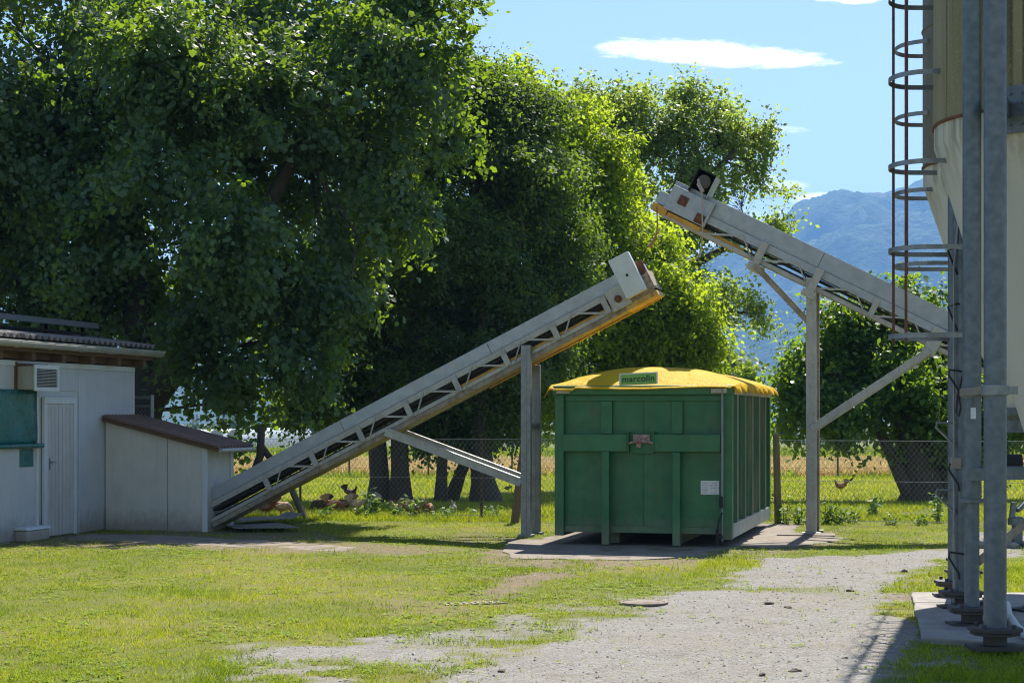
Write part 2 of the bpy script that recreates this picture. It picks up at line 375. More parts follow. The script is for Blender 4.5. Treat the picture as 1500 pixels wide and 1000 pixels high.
# grass blades
rng = np.random.default_rng(5)
def blades(n, xr, yr, hmin, hmax, w, keep, name, label, mat, tint=0.0, wmul=1.0):
    Y = yr[0] + (yr[1]-yr[0])*rng.random(n)**1.25
    X = (rng.random(n)*2-1)*(Y*.30+.6) if xr is None else xr[0]+(xr[1]-xr[0])*rng.random(n)
    k = keep(X, Y); X, Y = X[k], Y[k]; n = len(X)
    Z = height(X, Y)
    hh = (hmin+(hmax-hmin)*rng.random(n)**1.6) * (.6+.9*fbm(X*1.7, Y*1.7, 31, 3))
    a = rng.random(n)*2*np.pi; ww = w*(.6+.8*rng.random(n))*(1+Y/60)*wmul
    lx = rng.normal(0, .55, n)*hh; ly = rng.normal(0, .55, n)*hh
    b = np.stack([X, Y, Z-.004], -1); s = np.stack([np.cos(a)*ww, np.sin(a)*ww, np.zeros(n)], -1)
    V = np.stack([b-s, b+s, b+np.stack([lx, ly, hh], -1)], 1).reshape(-1, 3)
    dry = sstep(.42, .75, fbm(X*.6+9, Y*.6, 5, 5))
    rn = np.clip(rng.random(n)*.62+.28*dry+tint-.02, 0, 1)
    o = link(name, np_mesh(name, V, np.arange(3*n), np.full(n, 3), mat, {'rnd': np.repeat(rn, 3)}))
    return tag(o, label, 'grass', kind='stuff')
PADS = []
def keep_lawn(X, Y):
    g, d, r = masks(X, Y)
    p = (1-g)*(1-.85*d)*(.35+.65*sstep(.36,.56, fbm(X*6.5, Y*5.0, 63, 4)))
    p = np.maximum(p**1.5, .015)
    k = rng.random(len(X)) < p*(.55+.6*fbm(X*1.1, Y*1.1, 61, 4))
    for poly in PADS: k &= ~inpoly(X, Y, poly)
    return k

# ------------------------------------------------------------------ slabs
def slab(name, poly, z0, z1, m, label, js=1.0):
    b = MB(); jit = []
    n = len(poly)
    for i in range(n):
        ax, ay = poly[i]; bx, by = poly[(i+1) % n]; L = math.hypot(bx-ax, by-ay); k = max(1, int(L/.25))
        for j in range(k):
            t = j/k; jit.append((ax+(bx-ax)*t+random.uniform(-.06,.06)*js, ay+(by-ay)*t+random.uniform(-.07,.07)*js))
    b.prism(jit, lambda x, y: (x, y, z0), lambda x, y: (x, y, z1))
    o = b.build(name, m, bevel=.012); return tag(o, label, name.replace('_', ' '), kind='structure')
DL, XL = 25.0, .60                       # container front left corner
def cw(x, y, z=0): return Vector((XL + x*CY + y*SY, DL - x*SY + y*CY, z))
padpoly = [tuple(cw(*p)[:2]) for p in [(-1.0,-1.05),(2.9,-1.0),(4.6,.2),(4.7,2.4),(3.2,5.6),(-.4,5.6),(-.6,1.2),(-1.1,1.0)]]
padpoly = gp([(738,808),(756,818),(905,821),(1030,815),(1085,801)])+[tuple(cw(*p)[:2]) for p in [(3.0,.2),(3.7,1.3),(3.9,2.4),(3.0,3.2),(3.0,5.6),(-.4,5.6),(-.45,1.0),(-.9,.9)]]
slab('container_pad', padpoly, -.2, .012, M['paving'], 'stained concrete pad under the green container')
silopad = gp([(1335,874),(1700,874),(1800,950),(1640,966),(1490,950),(1352,942)])
slab('silo_pad', silopad, -.2, .05, M['concrete'], 'pale concrete pad under the silo legs', .2)
pathpoly = gp([(93,787),(130,782),(250,785),(400,793),(525,802),(500,808),(400,804),(250,797),(100,791)])
slab('path', pathpoly, -.2, .010, M['paving'], 'dusty concrete path along the hut and the lean-to')
PADS += [padpoly, silopad, [(x, y) for x, y in pathpoly]]

blades(640000, None, (10.6, 33.0), .014, .045, .0027, keep_lawn, 'lawn_grass', 'short yellow green lawn grass around the gravel', M['grassblade'])
def keep_tuft(X, Y):
    g, d, r = masks(X, Y)
    k = (fbm(X*2.1, Y*2.1, 91, 4) > .60) & (g < .8) & (rng.random(len(X)) < .6)
    k |= (inpoly(X, Y, GREENP) & (rng.random(len(X)) < .9))
    for poly in PADS: k &= ~inpoly(X, Y, poly)
    return k
GREENP = gp([(250,1000),(335,975),(345,1040),(240,1060)])
for L in ([(830,822),(1000,818),(1110,815),(1115,826),(1030,846),(960,850),(1000,832),(880,832)], [(700,850),(740,848),(745,862),(690,866)], [(1345,938),(1372,935),(1385,962),(1345,968)], [(730,832),(780,828),(790,840),(735,845)]): pass
EXTRA = [gp(L) for L in ([(1040,818),(1110,815),(1115,826),(1050,846),(1000,850),(1020,832)], [(690,850),(735,848),(740,862),(690,866)], [(1345,938),(1372,935),(1385,962),(1345,968)], [(735,832),(780,828),(790,842),(735,845)], [(830,824),(865,823),(862,830),(832,831)], [(1310,860),(1340,845),(1400,830),(1510,825),(1510,870),(1340,872)], [(1330,968),(1510,955),(1530,1040),(1380,1040)])]
blades(150000, None, (10.6, 33.0), .03, .085, .0032, keep_tuft, 'grass_tufts', 'taller fresh green grass tufts in the lawn', M['grassblade'], -.25)
def keep_extra(X, Y):
    k = np.zeros(len(X), bool)
    for p in EXTRA+[GREENP]: k |= sdist(X, Y, p) + (fbm(X*4, Y*4, 8, 3)-.5)*.5 < 0
    k &= fbm(X*3, Y*3, 19, 3) > .36
    for poly in PADS: k &= ~inpoly(X, Y, poly)
    return k
blades(340000, None, (10.6, 25.5), .025, .075, .003, keep_extra, 'edge_grass', 'green grass patches along the gravel edge and pads', M['grassblade'], -.12)
blades(110000, (-7, 12), (30.6, 37), .03, .12, .005, lambda X, Y: (fbm(X*1.2, Y*1.2, 51, 4) > .44-.25*(Y < 32)) & (rng.random(len(X)) < .8), 'fence_grass', 'long unmown grass along the wire fence', M['grassblade'], .10)
blades(160000, (-14, 22), (36, 66), .03, .10, .008, lambda X, Y: rng.random(len(X)) < .8, 'meadow_grass', 'grazed meadow grass beyond the wire fence', M['grassblade'], .14)
blades(150000, (-30, 48), (66, 92), .42, .60, .014, lambda X, Y: Y > 65+1.2*np.sin(X*.7), 'wheat_field', 'ripe golden wheat strip beyond the meadow', M['wheat'])['category'] = 'wheat'
blades(14000, (-30, 48), (63.5, 66.5), .10, .32, .012, lambda X, Y: fbm(X*.6, Y*.6, 33, 4) > .45, 'field_edge_weeds', 'green weeds along the edge of the wheat', M['grassblade'], -.15)
blades(60000, (-60, 80), (93, 150), .5, .9, .03, lambda X, Y: fbm(X*.06, Y*.25, 33, 3) > .42, 'crop_rows', 'green crop strips beyond the wheat', M['grassblade'], -.2)

def unit(a): return a/np.maximum(np.linalg.norm(a, axis=-1, keepdims=True), 1e-9)
LEAF = {'broad': np.array([(0,0),(.50,.26),(.36,.62),(0,1.0),(-.36,.62),(-.50,.26)]),
        'oval': np.array([(0,0),(.26,.28),(.30,.55),(0,1.0),(-.30,.55),(-.26,.28)]),
        'dia': np.array([(0,0),(.34,.45),(0,1.0),(-.34,.45)])}
def leaf_mesh(name, C, N, Dn, size, shape, m, rnd, fold=.22):
    n = len(C); sh = LEAF[shape]; k = len(sh)
    N = unit(N); Dn = unit(Dn-N*np.sum(Dn*N, -1, keepdims=True)); Sd = np.cross(N, Dn)
    V = C[:,None,:] + size[:,None,None]*(sh[None,:,0,None]*Sd[:,None,:] + (sh[None,:,1,None]-.4)*Dn[:,None,:] - (fold*np.abs(sh[None,:,0,None])+ .25*(sh[None,:,1,None]-.4)**2)*N[:,None,:])
    return np_mesh(name, V.reshape(-1, 3), np.arange(n*k), np.full(n, k), m, {'rnd': np.repeat(rnd, k)})
def lawn_weeds(n, seed):
    r_ = np.random.default_rng(seed); Y = 10.8+20*r_.random(n)**1.2; X = (r_.random(n)*2-1)*(Y*.3+.5); g, d, r0 = masks(X, Y)
    k_ = (fbm(X*1.3+3, Y*1.3, 87, 4) > .5) & (r_.random(n) > g*.93)
    for poly in PADS: k_ &= ~inpoly(X, Y, poly)
    X, Y = X[k_], Y[k_]; n = len(X); C0 = np.stack([X, Y, height(X, Y)], -1); m = 7; ci = np.repeat(np.arange(n), m); a = r_.random(n*m)*6.28; sz = (.014+.022*r_.random(n))[ci]
    D = np.stack([np.cos(a), np.sin(a), .25+.5*r_.random(n*m)], -1); N = np.stack([-np.cos(a)*.4, -np.sin(a)*.4, np.ones(n*m)], -1)
    C = C0[ci]+D*sz[:,None]*.6+r_.normal(0, .012, (n*m, 3))*np.array([1,1,0])+np.array([0,0,.008])
    tag(link('clover', leaf_mesh('clover', C, N, D, sz, 'oval', M['cloverleaf'], r_.random(n*m))), 'low broad leaved clover and weeds in the lawn', 'clover', kind='stuff')
M['cloverleaf'] = foliage('clover_leaves', (.11,.19,.015), (.26,.35,.025), (.45,.58,.03), .45, .6, .15)
lawn_weeds(20000, 5)
# loose pebbles on the drive
def pebbles(n, seed):
    r_ = np.random.default_rng(seed); Y = 10.8+14*r_.random(n)**1.3; X = -4.5+10*r_.random(n); g, d, r0 = masks(X, Y); k_ = (np.maximum(g, d*.6) > .5*r_.random(n)+.1)
    for poly in PADS: k_ &= ~inpoly(X, Y, poly)
    X, Y = X[k_], Y[k_]; n = len(X); Z = height(X, Y); rr = .004+.010*r_.random(n)**5
    oc = np.array([(1,0,0),(0,1,0),(-1,0,0),(0,-1,0),(0,0,1),(0,0,-1)]); fc = np.array([(0,1,4),(1,2,4),(2,3,4),(3,0,4),(1,0,5),(2,1,5),(3,2,5),(0,3,5)])
    a = r_.random(n)*6.28; c_, s_ = np.cos(a), np.sin(a)
    L = oc[None]*rr[:,None,None]*(.6+.8*r_.random((n,6,1)))*np.array([1.3,1,.7])
    V = np.stack([X[:,None]+L[:,:,0]*c_[:,None]-L[:,:,1]*s_[:,None], Y[:,None]+L[:,:,0]*s_[:,None]+L[:,:,1]*c_[:,None], Z[:,None]+L[:,:,2]+rr[:,None]*.2], -1)
    fi = (np.arange(n)[:,None,None]*6+fc[None]).reshape(-1)
    k2 = NT('loose_pebbles'); at_ = k2.n('ShaderNodeAttribute', attribute_name='rnd').outputs['Fac']; m_ = k2.done(k2.bsdf(k2.ramp(at_, [(0,(.13,.115,.095)),(.5,(.33,.30,.265)),(1,(.52,.49,.45))]), .9))
    tag(link('gravel_stones', np_mesh('gravel_stones', V.reshape(-1,3), fi, np.full(n*8, 3), m_, {'rnd': np.repeat(r_.random(n), 6)})), 'loose grey gravel stones on the drive', 'gravel', kind='stuff')
pebbles(16000, 77)
# ------------------------------------------------------------------ green container
ct = empty('hook_lift_container', cw(0,0), -YAW, 'large dark green steel skip container under the yellow cover', 'container')
W_, L_ = 2.5, 5.1; B = .006
MB().box((.06,.10,.25),(W_-.08,L_-.05,2.16)).build('body', M['green'], ct, bevel=B)
b = MB(); b.box((0,0,.14),(.13,.16,2.2)); b.build('corner_post', M['green'], ct, bevel=B)
b = MB(); b.box((W_-.15,0,.12),(W_,.16,2.2)); b.build('corner_post', M['green'], ct, bevel=B)
for q_ in (0, W_-.122): MB().box((q_,L_-.12,.17),(q_+.12,L_,2.2)).build('rear_post', M['green'], ct, bevel=B)
b = MB(); b.box((-.02,-.04,2.115),(W_+.02,.14,2.245)); b.build('top_beam', M['green'], ct, bevel=.01)
b = MB(); b.box((.132,.06,2.03),(W_-.152,.098,2.112)); b.build('top_plate', M['green'], ct, bevel=.004)
b = MB(); b.box((.132,.045,.19),(W_-.152,.16,.28)); b.build('bottom_beam', M['green'], ct, bevel=.004)
for x0, x1 in ((.134, 1.045), (1.43, W_-.154)):
    MB().box((x0,-.06,1.325),(x1,.098,1.565)).build('belt_beam', M['green'], ct, bevel=.008)
for x0 in (.66, 1.655):
    MB().box((x0,.035,1.568),(x0+.155,.098,2.028)).build('upper_rib', M['green'], ct, bevel=.005)
    MB().box((x0+.03,-.085,.03),(x0+.135,.043,1.322)).build('lower_rib', M['green'], ct, bevel=.006)
for x0 in (1.24,):
    MB().box((x0,.088,.21),(x0+.012,.099,2.02)).build('seam', M['green'], ct)
hp = MB(); hp.box((1.07,.03,1.30),(1.41,.097,1.57)); hp.box((1.05,-.06,1.325),(1.068,.097,1.60)); hp.box((1.412,-.06,1.325),(1.43,.097,1.60))
hook = hp.build('hook_plate', M['green'], ct, bevel=.004)
M['wornred'] = paint('worn_red_and_white_paint', (.42,.40,.38), (.30,.10,.08), dirt=(.04,.10,.06), dirt_amt=.9, streak=(9,9,9), rough=.6, scale=14, rust=(.25,.08,.05), rust_amt=.4)
b = MB(); b.box((1.12,.005,1.44),(1.36,.028,1.56)); b.tube([(1.07,-.03,1.44),(1.15,-.035,1.465),(1.24,-.04,1.475),(1.33,-.035,1.465),(1.41,-.03,1.44)], .018, 8); b.box((1.17,-.02,1.38),(1.24,.005,1.45))
b.build('hook_bar', M['wornred'], hook, bevel=.004)
b = MB(); b.box((.04,-.075,2.135),(.24,-.042,2.195)); b.tube([(.2,-.09,2.165),(.2,-.03,2.165)], .028, 10); tag(b.build('rail_bracket', M['convbar'], ct, bevel=.004), 'small pale bracket at the top left corner')
b = MB(); b.box((2.22,-.075,2.135),(2.44,-.042,2.195)); b.tube([(2.27,-.09,2.165),(2.27,-.03,2.165)], .028, 10); tag(b.build('rail_bracket', M['convbar'], ct, bevel=.004), 'small pale bracket at the top right corner')
b = MB(); b.tube([(2.375,-.07,2.19),(2.375,-.07,.62)], .016, 8); b.tube([(2.375,-.07,.62),(2.375,-.07,.1)], .012, 8)
rod = b.build('crank_rod', M['galv'], ct, smooth=True)
b = MB(); b.tube([(2.375,-.09,.50),(2.33,-.11,.36),(2.31,-.11,.20)], .011, 8); b.tube([(2.31,-.11,.27),(2.31,-.11,.06)], .024, 10); b.tube([(2.36,-.075,.56),(2.36,-.075,.72)], .028, 10); b.tube([(2.36,-.075,.16),(2.36,-.13,.16)], .028, 8)
b.build('crank_handle', M['black'], rod, smooth=True)
# notice
k = NT('printed_notice'); co = k.n('ShaderNodeTexCoord').outputs['Object']
M['paper'] = k.done(k.bsdf((.66,.68,.72), .5)); M['ink'] = plain('grey_ink', (.22,.22,.25), .8)
nt = MB().box((2.055,.088,.735),(2.31,.0985,.925)).build('notice', M['paper'], ct)
b = MB()
for i in range(5):
    z = .895-i*.033
    for x0, x1 in ((2.075,2.165),(2.2,2.29)):
        if i == 3 and x0 > 2.1: continue
        xx = x0
        while xx < x1-.012:
            wv = random.uniform(.006,.02); b.box((xx,.0862,z-.006),(min(xx+wv, x1),.0878,z+.004)); xx += wv+.006
b.box((2.18,.0862,.80),(2.19,.0878,.81)).box((2.178,.0862,.85),(2.192,.0878,.862))
b.build('printed_lines', M['ink'], nt)
# right and left sides
for sx in (0, 1):
    xo = W_ if sx else 0; sg = 1 if sx else -1
    f = lambda x: xo+sg*x
    b = MB(); b.box((min(f(-.10),f(-.001)),.162,.13),(max(f(-.10),f(-.001)),L_-.122,.33)); tag(b.build('side_rail', M['greyrail'], ct, bevel=.006), 'worn grey lower side rail')
    b = MB(); b.box((min(f(-.10),f(0.004)),.142,2.12),(max(f(-.10),f(.004)),L_,2.24)); b.build('top_rail', M['greyrail'], ct, bevel=.006)
    for i, y in enumerate((.62, 1.55, 2.48, 3.41, 4.3)):
        b = MB(); b.prism([(y-.09,-.079),(y-.06,.0),(y+.06,.0),(y+.09,-.079)], lambda yy, xx: (f(xx), yy, .332), lambda yy, xx: (f(xx), yy, 2.118))
        rb_ = b.build('side_rib', M['greenside'], ct, bevel=.004)
        for e_ in (-.062, .048): MB().box((min(f(.001),f(.006)),y+e_,.334),(max(f(.001),f(.006)),y+e_+.014,2.116)).build('rib_edge', M['greyrail'], rb_)
MB().box((.75,.3,.03),(.87,L_-.3,.248)).build('skid', M['green'], ct); MB().box((1.63,.3,.03),(1.75,L_-.3,.248)).build('skid', M['green'], ct)
for x in (.25, 2.05):
    b = MB(); b.tube([(x,L_-.55,.15),(x+.28,L_-.55,.15)], .115, 18); b.build('roller', M['black'], ct, smooth=True)
# tarpaulin
tp = empty('tarpaulin', cw(0,0,2.25), -YAW, 'bulging yellow tarpaulin cover tied over the green container', 'tarpaulin')
CREASE = [(1.5,.35,2.5,.12,.035,.05),(1.35,.75,2.55,.45,-.04,.06),(1.1,.6,.1,.1,.03,.06),(.95,.85,.0,.6,-.03,.07),(1.6,1.0,2.5,1.5,.03,.08),(1.2,1.1,.3,1.9,-.03,.1),(1.9,.05,2.2,.8,.03,.05),(.6,.05,.45,.9,-.025,.06),(1.45,2.0,2.5,2.4,-.035,.08),(1.2,2.2,.1,2.9,.03,.09),(1.5,3.2,2.5,3.1,.03,.08)]
def tz(x, y):
    u = np.clip(np.abs(x-1.25)/1.36, 0, 1); Bx = 1-u**2.8
    Sy = sstep(-.15, .75, y)*(1-.12*sstep(3.5, 5.3, y))*(.93+.07*np.cos((y-1)*3.2)**2)
    wr = .022*(fbm(x*2.2+y*.5, y*1.4, 3, 4)-.5)*np.clip(Bx*3, .15, 1) + .026*np.sin((x*2.6-y*3.6)+3*fbm(x, y, 4, 2))*Bx*(1-sstep(.9,1.6,y))
    cr = 0
    for ax, ay, bx, by, dp, wd in CREASE:
        ex, ey = bx-ax, by-ay; t = np.clip(((x-ax)*ex+(y-ay)*ey)/(ex*ex+ey*ey), 0, 1); dd = np.hypot(x-ax-t*ex, y-ay-t*ey)
        cr = cr+dp*np.exp(-dd/wd)*np.sin(np.pi*np.clip(t, .04, .96))
    wr = .32*cr*np.clip(Bx*3, .2, 1)
    wr = wr + .022*(fbm(x*2.2+y*.5, y*1.4, 3, 4)-.5)*np.clip(Bx*3, .15, 1) + .02*np.sin((x*2.6-y*3.6)+3*fbm(x, y, 4, 2))*Bx*(1-sstep(.9,1.6,y))
    return .25*Bx*Sy + wr + .005
nu, nv = 90, 120
us = np.linspace(0, 1, nu); V = []
for j in range(nv):
    y = -.11+(L_+.22)*j/(nv-1)
    for i in range(nu):
        t = i/(nu-1)
        if t < .05:      # left hem hanging
            s = 1-t/.05; x = -.07-.05*s*math.sin(s*1.5); z = float(tz(np.array(-.07), np.array(y)))-.10*s+.0*y + .03*s*math.sin(y*5)
        elif t > .93:
            s = (t-.93)/.07; fr = .5+.5*math.sin(y*9.0+1.3*math.sin(y*2.3)); x = 2.55+.03*math.sin(s*2.2)+.05*s*fr; z = float(tz(np.array(2.55), np.array(y)))-s*(.085+.05*fr)
        else:
            x = -.07+(2.62)*(t-.05)/.88; z = float(tz(np.array(x), np.array(y)))
        if j < 4:        # front hem drops over the top beam
            z -= (4-j)**1.3*.008*(1 if 0.0 < x < 2.5 else .5)
            if x < .3: z -= (4-j)*.008; 
        V.append((x, y-(.02 if j == 0 else 0), z))
fs = [(j*nu+i, j*nu+i+1, (j+1)*nu+i+1, (j+1)*nu+i) for j in range(nv-1) for i in range(nu-1)]
tm = MB().add(V, fs).build('cover_sheet', M['tarp'], tp, smooth=True); so = tm.modifiers.new('solid', 'SOLIDIFY'); so.thickness = .006
# sign on the tarpaulin
M['signgreen'] = paint('lime_sign', (.22,.42,.04), (.18,.36,.035), dirt=(.2,.25,.1), dirt_amt=.2, rough=.4)
M['signrim'] = plain('pale_sign_rim', (.66,.68,.62), .5); M['signtext'] = plain('dark_lettering', (.02,.035,.03), .6)
sg = empty('sign_mount', (1.225,-.125,.085)); sg.parent = tp; sg.rotation_euler = (R(-14), R(-2.5), 0); sg.name = 'sign_board'
bpy.data.objects.remove(sg)
sgm = MB().box((-.27,-.004,-.086),(.27,.004,.086)).build('sign_board', M['signrim'], tp, bevel=.003); sgm.location = (1.22,-.135,.085); sgm.rotation_euler = (R(-15), R(-2.5), 0)
gb = MB().box((-.25,-.0062,-.082),(.25,-.0042,.068)).build('sign_face', M['signgreen'], sgm)
tc = bpy.data.curves.new('lettering', 'FONT'); tc.body = 'marcolin'; tc.align_x = 'CENTER'; tc.align_y = 'CENTER'; tc.size = .126; tc.extrude = .001; tc.offset = .002; tc.space_character = 1.04
to = bpy.data.objects.new('lettering_tmp', tc); COL.objects.link(to); bpy.context.view_layer.update()
me = bpy.data.meshes.new_from_object(to.evaluated_get(bpy.context.evaluated_depsgraph_get())); bpy.data.objects.remove(to)
me.materials.clear(); me.materials.append(M['signtext'])
le = link('lettering', me, sgm, (0,-.0075,-.004)); le.rotation_euler = (R(90),0,0)

# ------------------------------------------------------------------ conveyors
def conveyor(name, loc, sx, a, L, z0, N, wid, label, plates, step, trough, braces=None):
    ca, sa = math.cos(a), math.sin(a)
    root = empty(name, loc, -YAW, label, 'conveyor')
    def pt(u, n, w): return (sx*(u*ca - n*sa), w, z0 + u*sa + n*ca)
    def bx(u0, u1, n0, n1, w0, w1, b=None): return (b or MB()).box((u0,n0,w0),(u1,n1,w1), lambda u, n, w: pt(u, n, w))
    tr, ch, gap, chn, cov = N
    # cover panels in lengths
    k = max(2, int(L/2.1)); 
    for i in range(k):
        u0, u1 = L*i/k, L*(i+1)/k-.006
        b = MB(); e = .004*(i % 2)
        b.box((u0,chn+.004,.02-e),(u1,cov,wid-.02+e), lambda u, n, w: pt(u, n, w))
        b.box((u0,chn+.004,.008-e),(u1,chn+.02,.0195-e), lambda u, n, w: pt(u, n, w))
        for j in range(7):
            uu = u0+(j+.5)*(u1-u0)/7; b.box((uu-.010,chn+.024,.012-e),(uu+.010,chn+.040,.0195-e), lambda u, n, w: pt(u, n, w))
        b.build('cover_panel', M['conv'], root, bevel=.004)
    for w in (0.0, wid-.05): bx(0, L, gap, chn, w, w+.05).build('side_channel', M['convbar'] if trough else M['conv'], root, bevel=.005)
    for w in (0.004, wid-.05): bx(0, L, tr+.003, ch, w, w+.045).build('lower_chord', M['convbar'], root, bevel=.005)
    bx(.1, L-.1, gap-.055, gap-.02, .07, wid-.07).build('belt', M['black'], root)
    bx(.1, L-.1, ch+.003, ch+.035, .065, wid-.065).build('return_belt', M['black'], root)
    ub = L*(.58 if trough else .86)
    bx(ub, L-.25, ch-.035, ch+.012+.03, .05, wid-.30).build('belt_guide', M['beltyellow'], root)
    bx(.9, ub-.05, ch-.03, ch+.012, .05, wid-.30).build('belt_guide', M['trough'], root)
    if trough:
        bx(0, L-.1, 0, tr, .01, .06).build('trough_side', M['trough'], root, bevel=.006)
        bx(0, L-.1, 0, tr, wid-.06, wid-.01).build('trough_side', M['trough'], root, bevel=.006)
        bx(0, L-.1, .004, .02, .062, wid-.062).build('trough_floor', M['trough'], root)
        bx(L*.62, L-.05, -.018, -.002, wid-.07, wid-.005).build('trough_lip', M['beltyellow'], root)
    for u in plates:
        b = bx(u-.045, u+.045, tr+.02, chn-.025, -.024, -.002)
        for n in (ch-.03, gap+.05, gap-.05): b.tube([pt(u, n, -.026), pt(u, n, -.036)], .011, 6)
        b.build('plate', M['convbar'], root)
    for u in (braces or plates):
        for w in (.012, wid-.012):
            b = MB(); b.tube([pt(u+.11, ch-.03, w-.018), pt(u+.11+step*.26, gap+.06, w-.018)], .013, 6); b.build('brace', M['convbar'], root)
            b = MB(); b.bar(pt(u+.13+step*.28, gap+.055, w-.02), pt(u+step-.05, ch-.02, w-.02), .012, .03); b.build('brace', M['convbar'], root)
    return root, pt, bx
c1loc = (-4.71, 27.96, 0)
M['chute'] = paint('rust_streaked_yellow_sheet', (.62,.40,.10), (.50,.32,.12), dirt=(.2,.09,.03), dirt_amt=.7, rough=.6, scale=7, streak=(5,5,5), rust=(.2,.08,.03), rust_amt=.3)
A1 = R(26.6); L1 = 7.9
c1, pt1, bx1 = conveyor('belt_conveyor', c1loc, 1, A1, L1, .066, (.075,.135,.285,.375,.565), .50, 'grey belt conveyor rising from the lean-to to the container', [1.13+.86*i for i in range(8)], .86, True)
# head of conveyor one
mc = MB(); mc.box((L1-.40,.125,-.20),(L1-.07,.755,-.06), lambda u, n, w: pt1(u, n, w)); mc = mc.build('motor_cover', M['white'], c1, bevel=.01)
b = MB(); b.box((L1-.25,.42,-.210),(L1-.22,.46,-.202), lambda u, n, w: pt1(u, n, w)); b.build('latch', M['dark'], mc)
bp = bx1(L1-.68, L1-.36, .06, .40, -.05, -.026).build('bearing_plate', M['convbar'], c1, bevel=.006)
b = MB(); b.tube([pt1(L1-.53,.21,-.052), pt1(L1-.53,.21,-.085)], .055, 16); b.tube([pt1(L1-.53,.21,-.085), pt1(L1-.53,.21,-.11)], .025, 10); b.build('bearing', M['rust'], bp)
M['rustpale'] = paint('pale_rust_streaked_sheet', (.42,.35,.25), (.33,.26,.18), dirt=(.2,.09,.04), dirt_amt=.6, rough=.6, scale=6, rust=(.22,.09,.04), rust_amt=.35)
b = bx1(L1-.36, L1+.02, .10, .37, -.02, -.001); bx1(L1-.60, L1+.02, .10, .37, .501, .52, b); bx1(L1+.021, L1+.035, .12, .42, -.02, .52, b); b.build('head_frame', M['rustpale'], c1, bevel=.004)
b = bx1(L1-.28, L1-.03, .40, .56, .06, .44); bx1(L1-.12, L1+.03, .38, .58, -.015, .02, b); b.build('discharge_hood', M['rust'], c1, bevel=.004)
bx1(L1-.50, L1+.03, -.004, .075, -.012, .51).build('discharge_chute', M['chute'], c1, bevel=.004)
b = MB(); b.tube([pt1(L1-.22,.2,.0), pt1(L1-.22,.2,.5)], .09, 16); b.build('head_drum', M['rust'], c1, smooth=True)
# legs of conveyor one: C sections
def cchan(x, y, z0, z1, w, d, face=-1, t=.02):
    b = MB(); b.box((x,y,z0),(x+w,y+t,z1)); b.box((x,y+t+.0005,z0),(x+t,y+d,z1)); b.box((x+w-t,y+t+.0005,z0),(x+w,y+d,z1)); return b
ux = 5.02
for w, lab in ((-.10, 'near galvanised leg'), (.50, 'far galvanised leg')):
    zt = .066+(ux/math.cos(A1))*math.sin(A1)+(.30 if w < 0 else .02)
    b = cchan(ux, w, .0, zt, .15, .09); b.box((ux+.06,w-.006,.0),(ux+.09,w-.0005,zt-.02))
    for z in (.25,.6,1.6): b.tube([(ux+.03,w-.001,z),(ux+.03,w-.014,z)], .012, 6); b.tube([(ux+.12,w-.001,z),(ux+.12,w-.014,z)], .012, 6)
    b.box((ux-.04,w-.05,.0),(ux+.19,w+.13,.045))
    tag(b.build('support_leg', M['galv'], c1, bevel=.004), lab)
b = MB(); b.box((ux+.02,-.0,1.62),(ux+.13,.498,1.70)); b.build('leg_tie', M['galv'], c1, bevel=.004)
for w in (-.05, .53):
    b = MB(); q = pt1((2.92)/math.cos(A1), .06, w); b.bar((q[0]-.02, w, q[2]), (ux-.002, w, .82), .07, .13); b.bar((q[0]+.0, w-.037, q[2]+.055), (ux-.002, w-.037, .875), .014, .02)
    b.build('strut', M['convbar'], c1, bevel=.005)
# conveyor two (head at the left, foot hidden behind the silos)
A2 = R(27.0)
hd = Vector((4.59-.9694*2.365, 27.2+.2453*2.365, 0)); L2 = 10.3
foot = hd + Vector((.9694, -.2453, 0))*(L2*math.cos(A2)); z02 = 4.96-L2*math.sin(A2)
ug0 = L2-2.365/math.cos(A2); pl2 = [ug0-.97*i for i in range(1, 7)]
c2, pt2, bx2 = conveyor('belt_conveyor', (foot.x, foot.y, 0), -1, A2, L2, z02, (.0,.07,.21,.335,.60), .55, 'grey belt conveyor sloping down from above the container to the silos', pl2, .97, False, [ug0+.95, ug0]+pl2)
bpl = bx2(L2-.74, L2-.02, .13, .53, -.07, -.026).build('head_plate', M['conv'], c2, bevel=.006)
for u, n in ((L2-.26,.36),(L2-.62,.22)):
    b = MB(); b.box((u-.075,n-.075,-.085),(u+.075,n+.075,-.071), lambda a, c, d: pt2(a, c, d)); b.tube([pt2(u,n,-.085), pt2(u,n,-.12)], .045, 14); b.build('bearing', M['rust'], bpl)
b = bx2(L2-.02, L2+.14, .16, .36, -.03, .57); bx2(L2-.74, L2-.02, .13, .53, .551, .59, b); b.build('head_frame', M['conv'], c2, bevel=.004)
b = bx2(L2-.10, L2+.16, .03, .15, -.03, .57); bx2(L2-.7, L2-.12, .05, .11, -.05, .56, b); b.build('discharge_chute', M['beltyellow'], c2, bevel=.004)
b = MB(); b.tube([pt2(L2-.2,.3,.02), pt2(L2-.2,.3,.53)], .12, 16); b.build('head_drum', M['rust'], c2, smooth=True)
